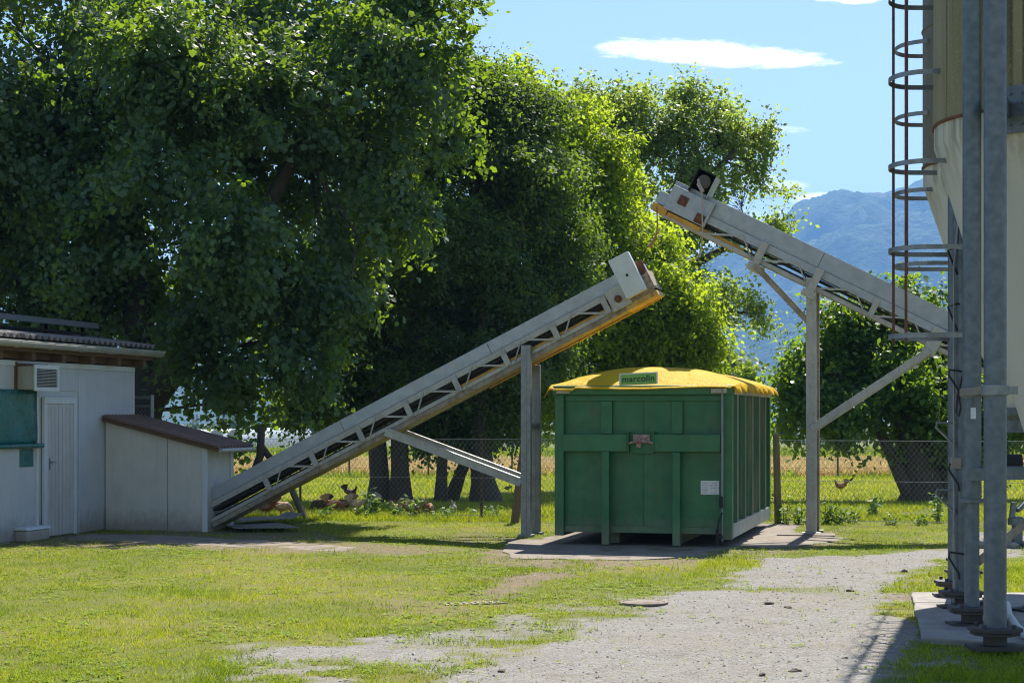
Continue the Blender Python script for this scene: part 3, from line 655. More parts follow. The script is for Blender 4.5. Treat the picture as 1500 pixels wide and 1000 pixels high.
# motor housing, open towards the camera
b = MB(); u0, u1, n0, n1 = L2-.58, L2-.26, .54, .92
for s in ((u0,u0+.012,n0,n1,-.14,.30),(u0+.013,u1-.013,n0,n1-.013,.288,.30)): bx2(*s, b=b)
mh = b.build('motor_housing', M['conv'], c2, bevel=.003)
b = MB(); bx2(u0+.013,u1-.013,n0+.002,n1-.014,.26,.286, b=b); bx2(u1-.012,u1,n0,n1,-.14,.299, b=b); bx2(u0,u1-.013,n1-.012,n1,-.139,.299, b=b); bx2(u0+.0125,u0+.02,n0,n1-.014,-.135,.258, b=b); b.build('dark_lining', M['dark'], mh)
b = MB(); b.tube([pt2(u0+.16,.76,-.10), pt2(u0+.16,.76,.22)], .105, 18); m_ = b.build('motor', plain('dusty_grey_motor', (.20,.17,.14), .8), mh, smooth=True)
b = MB(); b.tube([pt2(u0+.16,.76,-.135), pt2(u0+.16,.76,-.105)], .085, 18); b.build('fan_cowl', plain('worn_motor_cap', (.09,.08,.07), .7), m_)
b = MB(); b.bar(pt2(u0+.09,.61,-.13), pt2(u0+.22,.70,-.13), .06, .06); b.tube([pt2(u0+.19,.68,-.14), pt2(u0+.245,.76,-.14)], .025, 10); b.build('terminal_box', plain('pale_terminal_box', (.38,.34,.33), .6), m_, bevel=.008)
M['cable'] = plain('pale_cable', (.45,.40,.30), .6); M['cablered'] = plain('faded_red_cable', (.35,.16,.12), .6)
p0 = Vector(pt2(u0+.12,.64,-.14)); 
b = MB(); b.tube([p0, p0+Vector((.005,-.03,-.25)), p0+Vector((.01,-.02,-.7)), p0+Vector((-.02,-.02,-1.0)), p0+Vector((-.12,0,-1.10)), p0+Vector((-.25,.03,-1.05)), p0+Vector((-.33,.06,-.98))], .011, 6); b.build('cable', M['cable'], c2, smooth=True)
p0 = Vector(pt2(L2+.08,.10,-.035)); 
b = MB(); b.tube([p0, p0+Vector((.01,0,-.25)), p0+Vector((.0,0,-.42)), p0+Vector((-.07,0,-.56)), p0+Vector((-.12,0,-.63))], [.010,.010,.016,.024,.034], 8); b.build('loose_cable', M['cablered'], c2, smooth=True)
# supports of conveyor two
pf = lambda x, y: Matrix.Rotation(YAW, 3, 'Z') @ (Vector((x, y, 0)) - Vector((foot.x, foot.y, 0)))
lp = pf(4.59, 27.2)
for w, m, lab, zt in ((-.10, M['convbar'], 'pale near support post', 3.93), (.53, M['trough'], 'brownish far support post', 3.75)):
    b = cchan(lp.x-.075, w, 0, zt, .15, .12, t=.025)
    for z in (.75,1.5,1.9,2.6): b.box((lp.x-.082,w-.004,z),(lp.x+.082,w-.0005,z+.02))
    b.box((lp.x-.14,w-.06,.0),(lp.x+.14,w+.18,.04)); tag(b.build('support_post', m, c2, bevel=.004), lab)
def u_at(px):   # u along conveyor two for a horizontal local x
    return (-px)/math.cos(A2)
b = MB(); ug = u_at(lp.x)+.0
b.box((ug-.06,-.09,-.128),(ug+.06,.34,-.103), lambda u, n, w: pt2(u+.0, n, w)); b.box((ug-.11,-.14,-.130),(ug+.11,-.03,-.104), lambda u, n, w: pt2(u, n, w)); b.build('gusset', M['convbar'], c2, bevel=.004)
ub2 = ug+.95
b = MB(); b.box((ub2-.06,-.10,-.06),(ub2+.06,.34,-.03), lambda u, n, w: pt2(u, n, w)); b.box((ub2-.10,-.14,-.062),(ub2+.10,-.02,.55), lambda u, n, w: pt2(u, n, w)); b.build('gusset', M['convbar'], c2, bevel=.004)
for w in (-.06, .57):
    q = pt2(ub2, -.05, w); b = MB(); b.bar(q, (lp.x-.08 if lp.x < q[0] else lp.x, w, 3.2), .06, .075); b.build('strut', M['trough'], c2, bevel=.005)
    q2 = pt2(ug-2.0, -.05, w); b = MB(); b.bar((lp.x, w-.02, 1.62), (q2[0], w-.02, q2[2]), .07, .11); b.build('strut', M['convbar'], c2, bevel=.006)
b = MB(); b.box((ug-2.10,-.12,-.05),(ug-1.9,.32,-.02), lambda u, n, w: pt2(u, n, w)); b.build('gusset', M['convbar'], c2, bevel=.004)
b = MB(); b.prism([(4.0,26.85),(4.85,26.65),(4.95,27.2),(4.2,27.4)], lambda x, y: (x,y,-.1), lambda x, y: (x,y,.03)); tag(b.build('footing_slab', M['paving'], None, bevel=.01), 'small concrete footing slab under the pale conveyor post', 'slab', kind='structure')

# ------------------------------------------------------------------ hut (local x = away from the wall to the right, y = along the wall)
hx, hy = -7.27, 25.2
hut = empty('farm_hut', (hx, hy, 0), -YAW, 'pale grey farm hut with corrugated roof, gutter and plain white door', 'hut')
WT = 2.6; Y0, Y1 = -4.5, 4.18
b = MB(); b.box((-6,Y0,-.15),(-.001,Y1,WT)); b.build('wall', M['wall'], hut, bevel=.006)
for y0, y1 in ((Y0, -1.2), (-1.19, .98), (2.30, 4.17)):
    MB().box((.0,y0,.02),(.012,y1,WT-.06)).build('wall_panel', M['wall'], hut, bevel=.003)
MB().box((.0,.985,2.20),(.0125,2.295,WT-.06)).build('wall_panel', M['wall'], hut, bevel=.003)
for q_ in (((.0,Y0,WT-.058),(.03,Y1+.01,WT+.02)),((.0,Y1-.05,.02),(.022,Y1+.012,WT-.06)),((.0,2.296,.0),(.016,2.309,WT-.06)),((.0,.965,.0),(.05,1.01,2.1))):
    MB().box(*q_).build('edge_trim', M['white'], hut, bevel=.003)
dr = MB(); dr.box((.013,1.16,2.0),(.06,2.16,2.10)).box((.013,1.16,.02),(.06,1.25,1.999)).box((.013,2.07,.02),(.06,2.16,1.999)); 
door = MB().box((.014,1.252,.03),(.045,2.068,1.998)).build('door', M['doorleaf'], hut)
dr.build('door_frame', M['white'], door, bevel=.004)
b = MB()
for i in range(7): b.box((.0455,1.262+i*.115,.04),(.0515,1.262+i*.115+.10,1.96))
b.build('boards', M['doorleaf'], door, bevel=.004)
b = MB(); b.box((.052,1.30,1.02),(.058,1.34,1.20)); b.tube([(.06,1.32,1.13),(.10,1.32,1.13),(.105,1.42,1.13)], .009, 8); b.build('handle', M['galv'], door, smooth=True)
MB().box((.0005,2.297,2.11),(.004,2.302,WT-.06)).build('seam', M['dark'], hut)
# teal screen
b = MB(); nn = 26; V = []
for j in range(10):
    for i in range(nn):
        y = -2.2+3.16*i/(nn-1); z = 1.40+.80*j/9; V.append((.05+.012*math.sin(y*9+z*4)*(.3+.7*math.sin(math.pi*j/9)), y, z))
b.add(V, [(j*nn+i, j*nn+i+1, (j+1)*nn+i+1, (j+1)*nn+i) for j in range(9) for i in range(nn-1)])
sc = b.build('window_screen', M['teal'], hut, smooth=True); m_ = sc.modifiers.new('solid', 'SOLIDIFY'); m_.thickness = .006
b = MB(); b.tube([(.07,-2.3,1.385),(.07,1.08,1.385)], .035, 10); b.build('screen_roller', M['teal'], sc, smooth=True)
MB().box((.013,.52,1.08),(.022,.90,1.34)).build('screen_flap', M['teal'], sc)
# vent box
vb = MB(); vb.box((.013,.42,2.20),(.30,1.10,2.54)); vent = vb.build('vent_box', M['convbar'], hut, bevel=.004)
b = MB(); b.box((.301,.40,2.18),(.325,.455,2.56)).box((.301,1.065,2.18),(.325,1.12,2.56)).box((.301,.456,2.50),(.325,1.064,2.56)).box((.301,.456,2.18),(.325,1.064,2.235)); b.build('vent_frame', M['white'], vent, bevel=.003)
MB().box((.3005,.457,2.236),(.304,1.063,2.499)).build('vent_opening', M['dark'], vent)
b = MB()
for i in range(12): b.box((.306,.458,2.243+i*.0215),(.322,1.062,2.251+i*.0215))
b.build('louvre', M['gutter'], vent)
b = MB(); b.box((.013,.37,2.16),(.04,.415,2.60)).box((.013,.40,2.545),(.2,1.0,2.575)); b.build('vent_bracket', M['timber'], vent)
# rafters, roof, gutter
for i in range(9):
    y = -3.1+i*.9; MB().box((-.6,y,WT+.022),(.22,y+.12,WT+.19)).build('rafter', M['timber'], hut, bevel=.004)
b = MB(); b.box((.0,-4.4,WT+.05),(.02,4.3,WT+.18)); b.box((.23,-4.4,WT+.14),(.26,4.38,WT+.215)); b.build('fascia', M['timber'], hut)
SL = .13    # roof slope
def corr(x0, x1, y0, y1, zf, pitch, amp, m, name, par, n=6):
    per = 8; N = int((y1-y0)/pitch*per); V = []; f = []
    for j in range(N+1):
        y = y0+(y1-y0)*j/N; dz = amp*math.cos(2*math.pi*y/pitch)
        for i in range(n+1):
            x = x0+(x1-x0)*i/n; V.append((x, y, zf(x)+dz))
    f = [(j*(n+1)+i, j*(n+1)+i+1, (j+1)*(n+1)+i+1, (j+1)*(n+1)+i) for j in range(N) for i in range(n)]
    o = MB().add(V, f).build(name, m, par, smooth=True); s = o.modifiers.new('solid', 'SOLIDIFY'); s.thickness = .012; s.offset = 0; return o
roof = corr(-6.2, .28, -5, 4.44, lambda x: WT+.36+SL*(.28-x), .177, .032, M['roof'], 'roof', hut)
MB().prism([(.27,WT+.22),(.27,WT+.262),(-6.2,WT+.262+SL*6.47),(-6.2,WT+.22+SL*6.47)], lambda x, z: (x,-5,z), lambda x, z: (x,4.40,z)).build('roof_boarding', M['timber'], hut)
# gutter: half round
V = []; n = 10; f = []
for yi, y in enumerate((-5.0, 4.50)):
    for i in range(n+1):
        a = math.pi*i/n; V.append((.35+.075*math.cos(a), y, WT+.275-.085*math.sin(a)))
f = [(i, i+1, n+2+i, n+1+i) for i in range(n)]
gt = MB().add(V, f).add([V[i] for i in range(n+1)], [tuple(range(n+1))]).add([V[n+1+i] for i in range(n+1)], [tuple(range(n+1))]).build('gutter', M['gutter'], hut, smooth=True)
s = gt.modifiers.new('solid', 'SOLIDIFY'); s.thickness = .006
b = MB()
for i in range(8): y = -3.0+i*.95; b.tube([(.35+.08*math.cos(a), y, WT+.275-.09*math.sin(a)) for a in [math.pi*j/8 for j in range(9)]], .008, 5)
b.tube([(.425,-5,WT+.277),(.425,4.50,WT+.277)], .012, 6); b.build('gutter_bracket', M['gutter'], gt)
# raised panel on the roof
zp = lambda x: WT+.57+.11*(.2-x)
b = MB(); b.prism([(-.50,zp(-.5)),(-.50,zp(-.5)+.09),(-3.6,zp(-3.6)+.09),(-3.6,zp(-3.6))], lambda x, z: (x,-4.6,z), lambda x, z: (x,3.95,z)); rp = b.build('roof_panel', M['panel'], hut, bevel=.006)
b = MB()
for y in (-1.5, .6, 2.6, 3.8):
    b.box((-.75,y,WT+.47),(-.70,y+.05,zp(-.72)-.002)); b.box((-2.8,y,WT+.74),(-2.75,y+.05,zp(-2.78)-.002))
b.bar((-.7,-3.5,WT+.56),(-.7,3.95,WT+.56),.04,.04); b.build('panel_stand', M['dark'], rp)
# lean-to
lt = empty('lean_to', (hx, hy, 0), -YAW, 'low cream lean-to shed with a brown sloping roof against the hut', 'shed')
xw = 1.77; zl, zr = 1.76, 1.33
zt = lambda x: zl+(zr-zl)*x/xw
b = MB(); b.prism([(.025,-.1),(xw,-.1),(xw,zt(xw)),(.025,zt(.025))], lambda x, z: (x,3.16,z), lambda x, z: (x,4.16,z)); b.build('wall', M['shedwall'], lt, bevel=.004)
b = MB(); b.prism([(.03,.02),(1.09,.02),(1.09,zt(1.09)-.03),(.03,zt(.03)-.03)], lambda x, z: (x,3.148,z), lambda x, z: (x,3.159,z)); b.build('wall_panel', M['shedwall'], lt, bevel=.002)
b = MB(); b.prism([(1.10,.02),(xw-.08,.02),(xw-.08,zt(xw-.08)-.03),(1.10,zt(1.10)-.03)], lambda x, z: (x,3.148,z), lambda x, z: (x,3.159,z)); b.build('wall_panel', M['shedwall'], lt, bevel=.002)
for q_ in (((xw-.075,3.135,.0),(xw+.012,3.159,zr+.0)),((xw,4.05,0),(xw+.015,4.17,zr))):
    MB().box(*q_).build('edge_trim', M['white'], lt, bevel=.003)
MB().box((1.091,3.152,.03),(1.099,3.1595,zt(1.1)-.03)).build('seam', M['dark'], lt)
V = []; N = 96; n = 5; y0, y1 = 3.02, 4.42
for j in range(N+1):
    y = y0+(y1-y0)*j/N; ph = (y/.125) % 1; dz = .045*max(0, min(1, 3*(abs(ph-.5)*2-.45)))
    for i in range(n+1):
        x = .03+(xw+.26-.03)*i/n; V.append((x, y, zt(x)+.05+dz))
o = MB().add(V, [(j*(n+1)+i, j*(n+1)+i+1, (j+1)*(n+1)+i+1, (j+1)*(n+1)+i) for j in range(N) for i in range(n)]).build('roof', M['brownroof'], lt); s = o.modifiers.new('solid', 'SOLIDIFY'); s.thickness = .006
b = MB(); b.bar((.03,3.06,zt(.03)+.012),(xw+.22,3.06,zt(xw+.22)+.012),.04,.05); b.build('roof_edge', M['timber'], o)
b = MB(); b.tube([(xw+.25,3.1,zr-.05),(xw+.25,4.45,zr-.05)], .035, 8); b.build('eave_strip', M['gutter'], o)
# little box beside the hut
bx_ = G(42, 792); ub = empty('utility_box', (bx_.x, bx_.y, 0), -YAW, 'small pale grey box on the ground at the foot of the hut wall', 'box')
MB().box((-.05,-.32,.0),(.17,.32,.17)).build('box_body', M['shedwall'], ub, bevel=.03); MB().prism([(-.06,.172),(.185,.172),(.15,.215),(-.04,.215)], lambda x, z: (x,-.34,z), lambda x, z: (x,.34,z)).build('lid', M['white'], ub, bevel=.008)
# pen frame behind the hut
pn = empty('wire_pen', P(196,612,29.5), -YAW, 'wire mesh pen panel with galvanised frame behind the hut corner', 'pen')
pn.location.z = 0
b = MB(); b.tube([(-.3,0,0),(-.3,0,2.13)], .03, 8).tube([(.33,0,0),(.33,0,2.17)], .035, 8).tube([(-.3,0,2.12),(.33,0,2.12)], .03, 8).tube([(-.3,0,1.98),(.33,0,1.98)], .022, 8); b.build('pen_frame', M['galv'], pn, smooth=True)
b = MB()
for i in range(-30, 12):
    for sgn in (1, -1):
        x0 = -.3+i*.06; pts = []
        za, zb = .1, 1.96
        a0, a1 = (x0, x0+(zb-za)*.8) if sgn > 0 else (x0+(zb-za)*.8, x0)
        t0, t1 = sorted(((-.29-a0)/(a1-a0), (.31-a0)/(a1-a0))); t0, t1 = max(t0, 0), min(t1, 1)
        if t1-t0 > .02: b.tube([(a0+(a1-a0)*t0, 0, za+(zb-za)*t0), (a0+(a1-a0)*t1, 0, za+(zb-za)*t1)], .004, 3, False)
b.build('mesh', M['galv'], pn)

# ------------------------------------------------------------------ silos
def silo(name, c, m, label, legs, cage_c, armx, zoff, rings, top, Rr=1.17, cz=1.12, rods=(137, 223)):
    root = empty(name, (c[0], c[1], 0), 0, label, 'silo', None)
    b = MB(); b.lathe([(Rr,4.46),(Rr,top),(Rr*.55,top+.75),(.25,top+.95)], 64); sh = b.build('shell', m, root, smooth=True)
    b = MB()
    for z in (5.9, 7.6, 9.3): b.lathe([(Rr+.002,z-.02),(Rr+.014,z),(Rr+.002,z+.02)], 64, cap=False)
    b.build('seam', m, sh, smooth=True)
    b = MB(); b.lathe([(.20,cz-.14),(.20,cz),(Rr-.005,4.27),(Rr-.005,4.44)], 64); b.build('cone', M['cone'], root, smooth=True)
    b = MB(); b.lathe([(Rr-.02,4.435),(Rr+.012,4.437),(Rr+.012,4.462),(Rr-.02,4.464)], 64); b.build('flange', M['rust'], root, smooth=True)
    b = MB(); b.lathe([(.16,cz-.40),(.16,cz-.27),(.24,cz-.22),(.24,cz-.14)], 20); b.build('outlet', M['galvpipe'], root, smooth=True)
    for (x, y, zt, r, r2) in legs:
        x -= c[0]; y -= c[1]
        b = MB(); b.tube([(x,y,.20),(x,y,zt)], r, 20)
        if r2: b.tube([(x,y,1.12),(x,y,zt)], r2, 24); b.lathe([(r2+.03,1.09),(r2+.03,1.12)], 24, (x, y)); b.lathe([(r+.02,1.13),(r2,1.30)], 24, (x, y))
        lg = b.build('leg', M['galvpipe'], root, smooth=True)
        b = MB(); 
        oct_ = lambda rr: [(x+rr*math.cos(a), y+rr*math.sin(a)) for a in [math.pi/8+math.pi/4*i for i in range(8)]]
        b.prism(oct_(.21), lambda u, v: (u,v,.175), lambda u, v: (u,v,.205)); b.prism(oct_(.19), lambda u, v: (u,v,.148), lambda u, v: (u,v,.172)); b.prism(oct_(.09), lambda u, v: (u,v,.07), lambda u, v: (u,v,.147)); b.prism([(x-.20,y-.13),(x+.18,y-.13),(x+.18,y+.13),(x-.20,y+.13)], lambda u, v: (u,v,.035), lambda u, v: (u,v,.068))
        for a in range(4): q = math.pi/4+a*math.pi/2; b.tube([(x+.16*math.cos(q),y+.16*math.sin(q),.205),(x+.16*math.cos(q),y+.16*math.sin(q),.235)], .018, 6)
        b.build('base_plate', plain('dark_base_plate', (.075,.07,.065), .7, .3), lg, bevel=.003)
    # safety cage
    cg = MB(); fl = M['galv']; cx_, cy_ = cage_c[0]-c[0], cage_c[1]-c[1]; rr = .30
    ringo = None
    for z in rings:
        pts = []
        for i in range(17):
            a = math.pi/2+math.pi*i/16; pts.append((cx_+rr*math.cos(a), cy_+.40*math.sin(a)))
        ax = armx(z)-c[0]
        pts = [(ax, cy_+.40)]+pts+[(ax, cy_-.40)]
        V = []; f = []
        for i, (x, y) in enumerate(pts):
            xa, ya = pts[max(i-1,0)]; xb, yb = pts[min(i+1,len(pts)-1)]; t = math.hypot(xb-xa, yb-ya); nx_, ny_ = (yb-ya)/t*.004, -(xb-xa)/t*.004
            for o1, o2 in ((nx_,-.022),(nx_,.022),(-nx_,.022),(-nx_,-.022)): V.append((x+o1, y+(ny_ if o1 == nx_ else -ny_), z+zoff+o2))
        for i in range(len(pts)-1):
            for k_ in range(4): f.append((i*4+k_, i*4+(k_+1) % 4, (i+1)*4+(k_+1) % 4, (i+1)*4+k_))
        f += [(0,1,2,3), tuple(len(V)-4+k_ for k_ in (3,2,1,0))]
        MB().add(V, f).build('cage_ring', fl, root)
    for ang in rods:
        a = R(ang); b = MB(); b.bar((cx_+(rr-.012)*math.cos(a), cy_+.388*math.sin(a), min(rings)+zoff-.06), (cx_+(rr-.012)*math.cos(a), cy_+.388*math.sin(a), top+.6), .018 if ang == 110 else .024, .014, (0,1,0)); b.build('cage_rod', M['rustrod'], root)
    return root, sh
CN, CF = (5.0, 16.0), (5.30, 18.7)
legA, legB, legC, legD = (3.71,13.63), (3.918,15.12), (4.165,16.46), (4.37,17.5)
near_arm = lambda z: 5.0-.93 if z > 4.3 else (5.0-1.17*(z-1.1)/3.2+.10 if z > 3.5 else 4.12)
sn, snsh = silo('feed_silo', CN, M['siloup'], 'nearer feed silo, olive stained shell on thick blue grey pipe legs', [(*legA,10.6,.086,None),(*legB,10.6,.062,.078),(*legC,3.75,.075,None),(6.3,14.6,4.6,.088,None),(6.5,16.6,4.6,.088,None)], (3.77,16.3), near_arm, 0, (2.55,2.60+.74,4.11,4.91,5.66,6.4,7.2,8.0), 10.2)
sf, sfsh = silo('feed_silo', CF, M['siloup2'], 'farther feed silo, grey brown weathered shell behind the olive silo', [(*legD,4.1,.072,None),(5.15,20.2,4.3,.08,None),(6.5,17.6,4.3,.08,None),(6.4,19.8,4.3,.08,None)], (4.40,18.95), lambda z: 5.30-.70 if z > 4.3 else 5.30-.95*(z-1.9)/2.5+.1, .08, (3.34,4.11,4.91,5.66,6.4,7.2,8.0), 10.2, .95, 2.05, (110,))
b = MB(); b.bar((legD[0]-CF[0],legD[1]-CF[1],4.05),(-.55,-.72,4.2),.09,.09); b.build('leg_arm', M['galvpipe'], sf)
for s_ in (sn, sf): s_['group'] = 'feed silos on pipe legs'
def silopart(name, b, m, smooth=False, bevel=0):
    b.v = [(x-CN[0], y-CN[1], z) for x, y, z in b.v]; return b.build(name, m, sn, smooth=smooth, bevel=bevel)
# clamp between legs, struts, brackets
b = MB(); zc = H+(608-573)/2600*14.3
b.lathe([(.105,zc-.04),(.105,zc+.04)], 20, legA); b.lathe([(.088,zc-.04),(.088,zc+.04)], 20, legB); b.bar((legA[0]-.1,legA[1]+.0,zc),(legB[0]-.1,legB[1],zc),.012,.06); b.bar((legA[0]+.1,legA[1],zc),(legB[0]+.1,legB[1],zc),.012,.06); b.box((legA[0]+.09,legA[1]-.03,zc-.03),(legA[0]+.17,legA[1]-.015,zc+.03))
silopart('clamp', b, M['galv'], bevel=.003)
MB_b = MB(); zc = H+(608-155)/2600*14.9
MB_b.lathe([(1.176,zc-.18),(1.186,zc-.175),(1.186,zc-.004),(1.176,zc)], 96, CN, cap=False)
MB_b = MB()
import_ang = [math.atan2(-.68, -.75)+i*.02 for i in range(0, 26)]
V = []; f = []
for a in import_ang:
    for rr_, z in ((1.172,zc-.20),(1.19,zc-.20),(1.19,zc+.20),(1.172,zc+.20)): V.append((CN[0]+rr_*math.cos(a), CN[1]+rr_*math.sin(a), z))
for i in range(len(import_ang)-1):
    for k_ in range(4): f.append((i*4+k_, i*4+(k_+1) % 4, (i+1)*4+(k_+1) % 4, (i+1)*4+k_))
f += [(0,1,2,3), tuple(len(V)-4+k_ for k_ in (3,2,1,0))]
MB_b.add(V, f); MB_b.bar((legA[0],legA[1]+.08,zc),(CN[0]-.80,CN[1]-.83,zc),.10,.14)
for a in import_ang[3::4]:
    for dz in (-.13,-.05,.05,.13): x, y = CN[0]+1.19*math.cos(a), CN[1]+1.19*math.sin(a); MB_b.tube([(x,y,zc+dz),(x+.02*math.cos(a),y+.02*math.sin(a),zc+dz)], .012, 6)
silopart('shell_bracket', MB_b, M['galvpipe'])
b = MB(); b.bar((legA[0]+.02,legA[1]+1.0,1.34),(6.4,16.1,1.34),.07,.10); b.tube([(legB[0],legB[1],1.36),(6.3,14.6+.2,1.36)], .04, 10); silopart('cross_beam', b, M['galvpipe'])
b = MB(); b.bar((legB[0]+.02,legB[1]+.02,.55),(5.4,15.1,1.75),.05,.06); silopart('diagonal_brace', b, M['trough'])
b = MB(); b.tube([(4.18,15.35,1.42),(4.40,15.33,1.42)], .075, 16); silopart('drive_motor', b, M['black'], True)
# bent rungs on the legs
for i, z in enumerate((3.95,3.35,2.83)):
    x, y = legC; b = MB(); b.tube([(x-.05,y-.06,z-.22),(x-.14,y-.07,z),(x-.05,y-.07,z+.03),(x+.0,y-.05,z+.02)], .010, 6); silopart('wire_bracket', b, M['dark'], True)
for z in (1.66,1.42,.98,.70) if False else (1.62,1.0):
    x, y = legC; b = MB(); b.tube([(x-.05,y-.05,z+.14),(x-.24,y-.05,z+.14),(x-.245,y-.05,z+.10),(x-.06,y-.05,z-.08)], .011, 6); silopart('rung', b, M['galv'], True)
for z in (2.2,1.33,.52):
    x, y = legC; b = MB(); b.tube([(x+.02,y-.08,z+.03),(x-.13,y-.1,z+.05),(x-.14,y-.1,z),(x-.05,y-.1,z-.14),(x-.04,y-.1,z-.2)], .009, 6); silopart('wire_bracket', b, M['dark'], True)
b = MB(); x, y = legC; b.tube([(x-.085,y-.07,.1),(x-.085,y-.07,3.2),(x-.02,y-.08,3.9)], .012, 6); b.tube([(x+.03,y-.09,1.7),(x+.035,y-.09,4.2)], .008, 6); silopart('cable_conduit', b, M['galv'], True)
b = MB(); b.tube([(x-.01,y-.10,2.2),(x-.06,y-.11,2.0),(x-.075,y-.11,1.86),(x-.05,y-.11,1.82),(x-.03,y-.11,1.9),(x-.05,y-.11,2.0)], .008, 6); silopart('coiled_cable', b, M['black'], True)
b = MB(); b.box((legC[0]-.12,legC[1]-.13,1.34),(legC[0]-.03,legC[1]-.08,1.44)); silopart('junction_box', b, plain('beige_junction_box', (.30,.26,.20), .6), bevel=.004)
b = MB()
V = []; f = []
for a in [R(-112+i*4) for i in range(9)]:
    for z in (1.80,1.895): V.append((legB[0]+.0795*math.cos(a), legB[1]+.0795*math.sin(a), z))
b.add(V, [(2*i, 2*i+2, 2*i+3, 2*i+1) for i in range(8)]); silopart('paper_label', b, M['paper'])
# things on and beside the silo pad
def gz(x, y): p = G(x, y); p.z = .05; return p
b = MB(); pts = [G(1475,898),G(1478,915),G(1488,930),G(1500,945),G(1530,955)]
b.tube([(p.x, p.y, .085) for p in pts], .033, 10); tag(b.build('pipe', plain('dusty_white_pipe', (.55,.55,.52), .5), smooth=True), 'pale bent pipe lying on the concrete beside the silo leg', 'pipe')
b = MB(); pts = [G(1440,885),G(1452,893),G(1470,899),G(1500,905),G(1560,900)]
b.tube([(p.x, p.y, .062) for p in pts], .010, 6); tag(b.build('cable', M['black'], smooth=True), 'thin dark cable trailing across the silo pad', 'cable')
b = MB(); pts = [G(1465,903),G(1500,900),G(1580,906)]
b.tube([(p.x, p.y, .075) for p in pts], .022, 8); tag(b.build('pipe', M['galv'], smooth=True), 'straight grey conduit lying behind the bent pale pipe', 'pipe')
p = G(1490, 800); jk = empty('jack_stand', (p.x, p.y, 0), .2, 'dark metal jack stand standing among stones behind the silo legs', 'jack stand')
b = MB(); b.box((-.06,-.05,.0),(.06,.05,.42)); b.build('foot_tube', M['galvpipe'], jk, bevel=.006); b = MB(); b.box((-.11,-.07,.30),(.12,.07,.40)); b.bar((-.08,0,.40),(-.05,0,.62),.06,.07); b.bar((0,0,.5),(.7,.3,1.0),.06,.06); b.build('clamp_head', M['galvpipe'], jk, bevel=.006)
def lump(name, loc, r, m, seed, flat=.6, label=None, cat=None, group=None):
    bm = bmesh.new(); bmesh.ops.create_icosphere(bm, subdivisions=2, radius=r); rd = random.Random(seed); ph = [rd.uniform(0,6) for _ in range(6)]
    for v in bm.verts:
        c = v.co; k = 1+.28*math.sin(c.x/r*2.3+ph[0])*math.sin(c.y/r*2.7+ph[1])+.22*math.sin(c.z/r*3.1+ph[2]+c.x/r)+rd.uniform(-.22,.22); v.co = Vector((c.x*k*(1.2+.3*math.sin(ph[3])), c.y*k*1.1, c.z*k*flat*.8))
    me = bpy.data.meshes.new(name); bm.to_mesh(me); bm.free(); me.materials.append(m); o = link(name, me, None, loc); return tag(o, label, cat, group)
M['clod'] = paint('dark_earth_clod', (.085,.065,.05), (.05,.04,.03), rough=.95, scale=20, bump=.6)
M['stone'] = paint('grey_rubble_stone', (.36,.33,.29), (.25,.23,.20), rough=.9, scale=9, bump=.5)
CL = [(1297,864,.05,'small round earth clod nearest the grass tongue by the gravel drive'),(1246,865,.055,'small dark earth clod in the middle of the gravel drive'),(1127,886,.06,'broad dark earth clod left of the middle of the drive'),(1155,891,.05,'rounded dark earth clod right beside the broad one'),(1166,981,.055,'lumpy dark earth clod near the bottom edge of the drive'),(1116,989,.05,'long flat earth clod lying furthest down the gravel'),(1239,963,.03,'tiny earth clod alone near the pad shadow'),(1325,838,.07,'flat dark earth clod at the far edge of the drive'),(667,976,.045,'dark earth clod on the left gravel patch'),(735,981,.05,'dark earth clod on gravel at the bottom centre')]
for i, (x, y, r, lab) in enumerate(CL):
    p = G(x, y); lump('earth_clod', (p.x, p.y, height(np.array([p.x]), np.array([p.y]))[0]+r*.1), r*.6, M['clod'], i, .6, lab, 'clod', 'earth clods on the gravel drive')
rd = random.Random(4)
SV, SF_ = [], []
for i in range(150):
    x = rd.uniform(1432, 1540); y = rd.uniform(786, 802); p = G(x, y); r = rd.uniform(.03,.085)
    bm = bmesh.new(); bmesh.ops.create_icosphere(bm, subdivisions=1, radius=r); o_ = len(SV)
    for v in bm.verts: k_ = rd.uniform(.7,1.25); SV.append((p.x+v.co.x*k_*1.2, p.y+v.co.y*k_, .02+v.co.z*k_*.7))
    for f_ in bm.faces: SF_.append(tuple(v.index+o_ for v in f_.verts))
    bm.free()
tag(MB().add(SV, SF_).build('rubble', M['stone']), 'patch of grey rubble stones behind the silo legs', 'rubble', kind='stuff')
# grate and cover in the lawn
p = G(692, 884); dg = empty('drain_grate', (p.x, p.y, -.005), .35, 'narrow metal drain grate sunk in the lawn', 'drain'); b = MB()
for i in range(9): b.box((-.36+i*.085,-.09,0),(-.36+i*.085+.045,.09,.03))
b.box((-.38,-.12,-.01),(.40,-.092,.028)).box((-.38,.092,-.01),(.40,.12,.028)); b.build('bars', M['trough'], dg); dg.scale = (.8,.8,.6)
p = G(943, 884); mc_ = empty('manhole_cover', (p.x, p.y, .02), 0, 'round earthy manhole cover at the edge of the gravel', 'cover'); b = MB(); b.lathe([(.20,-.02),(.20,.0),(.16,.006)], 24); b.build('lid', M['paving'], mc_); b = MB(); b.lathe([(.205,-.02),(.24,-.02),(.24,.003),(.205,.003),(.205,-.02)], 24, cap=False); b.build('rim', M['paving'], mc_)
M['oldsheet'] = paint('dusty_grey_sheet', (.27,.25,.22), (.2,.18,.155), dirt_amt=.6, rough=.8)
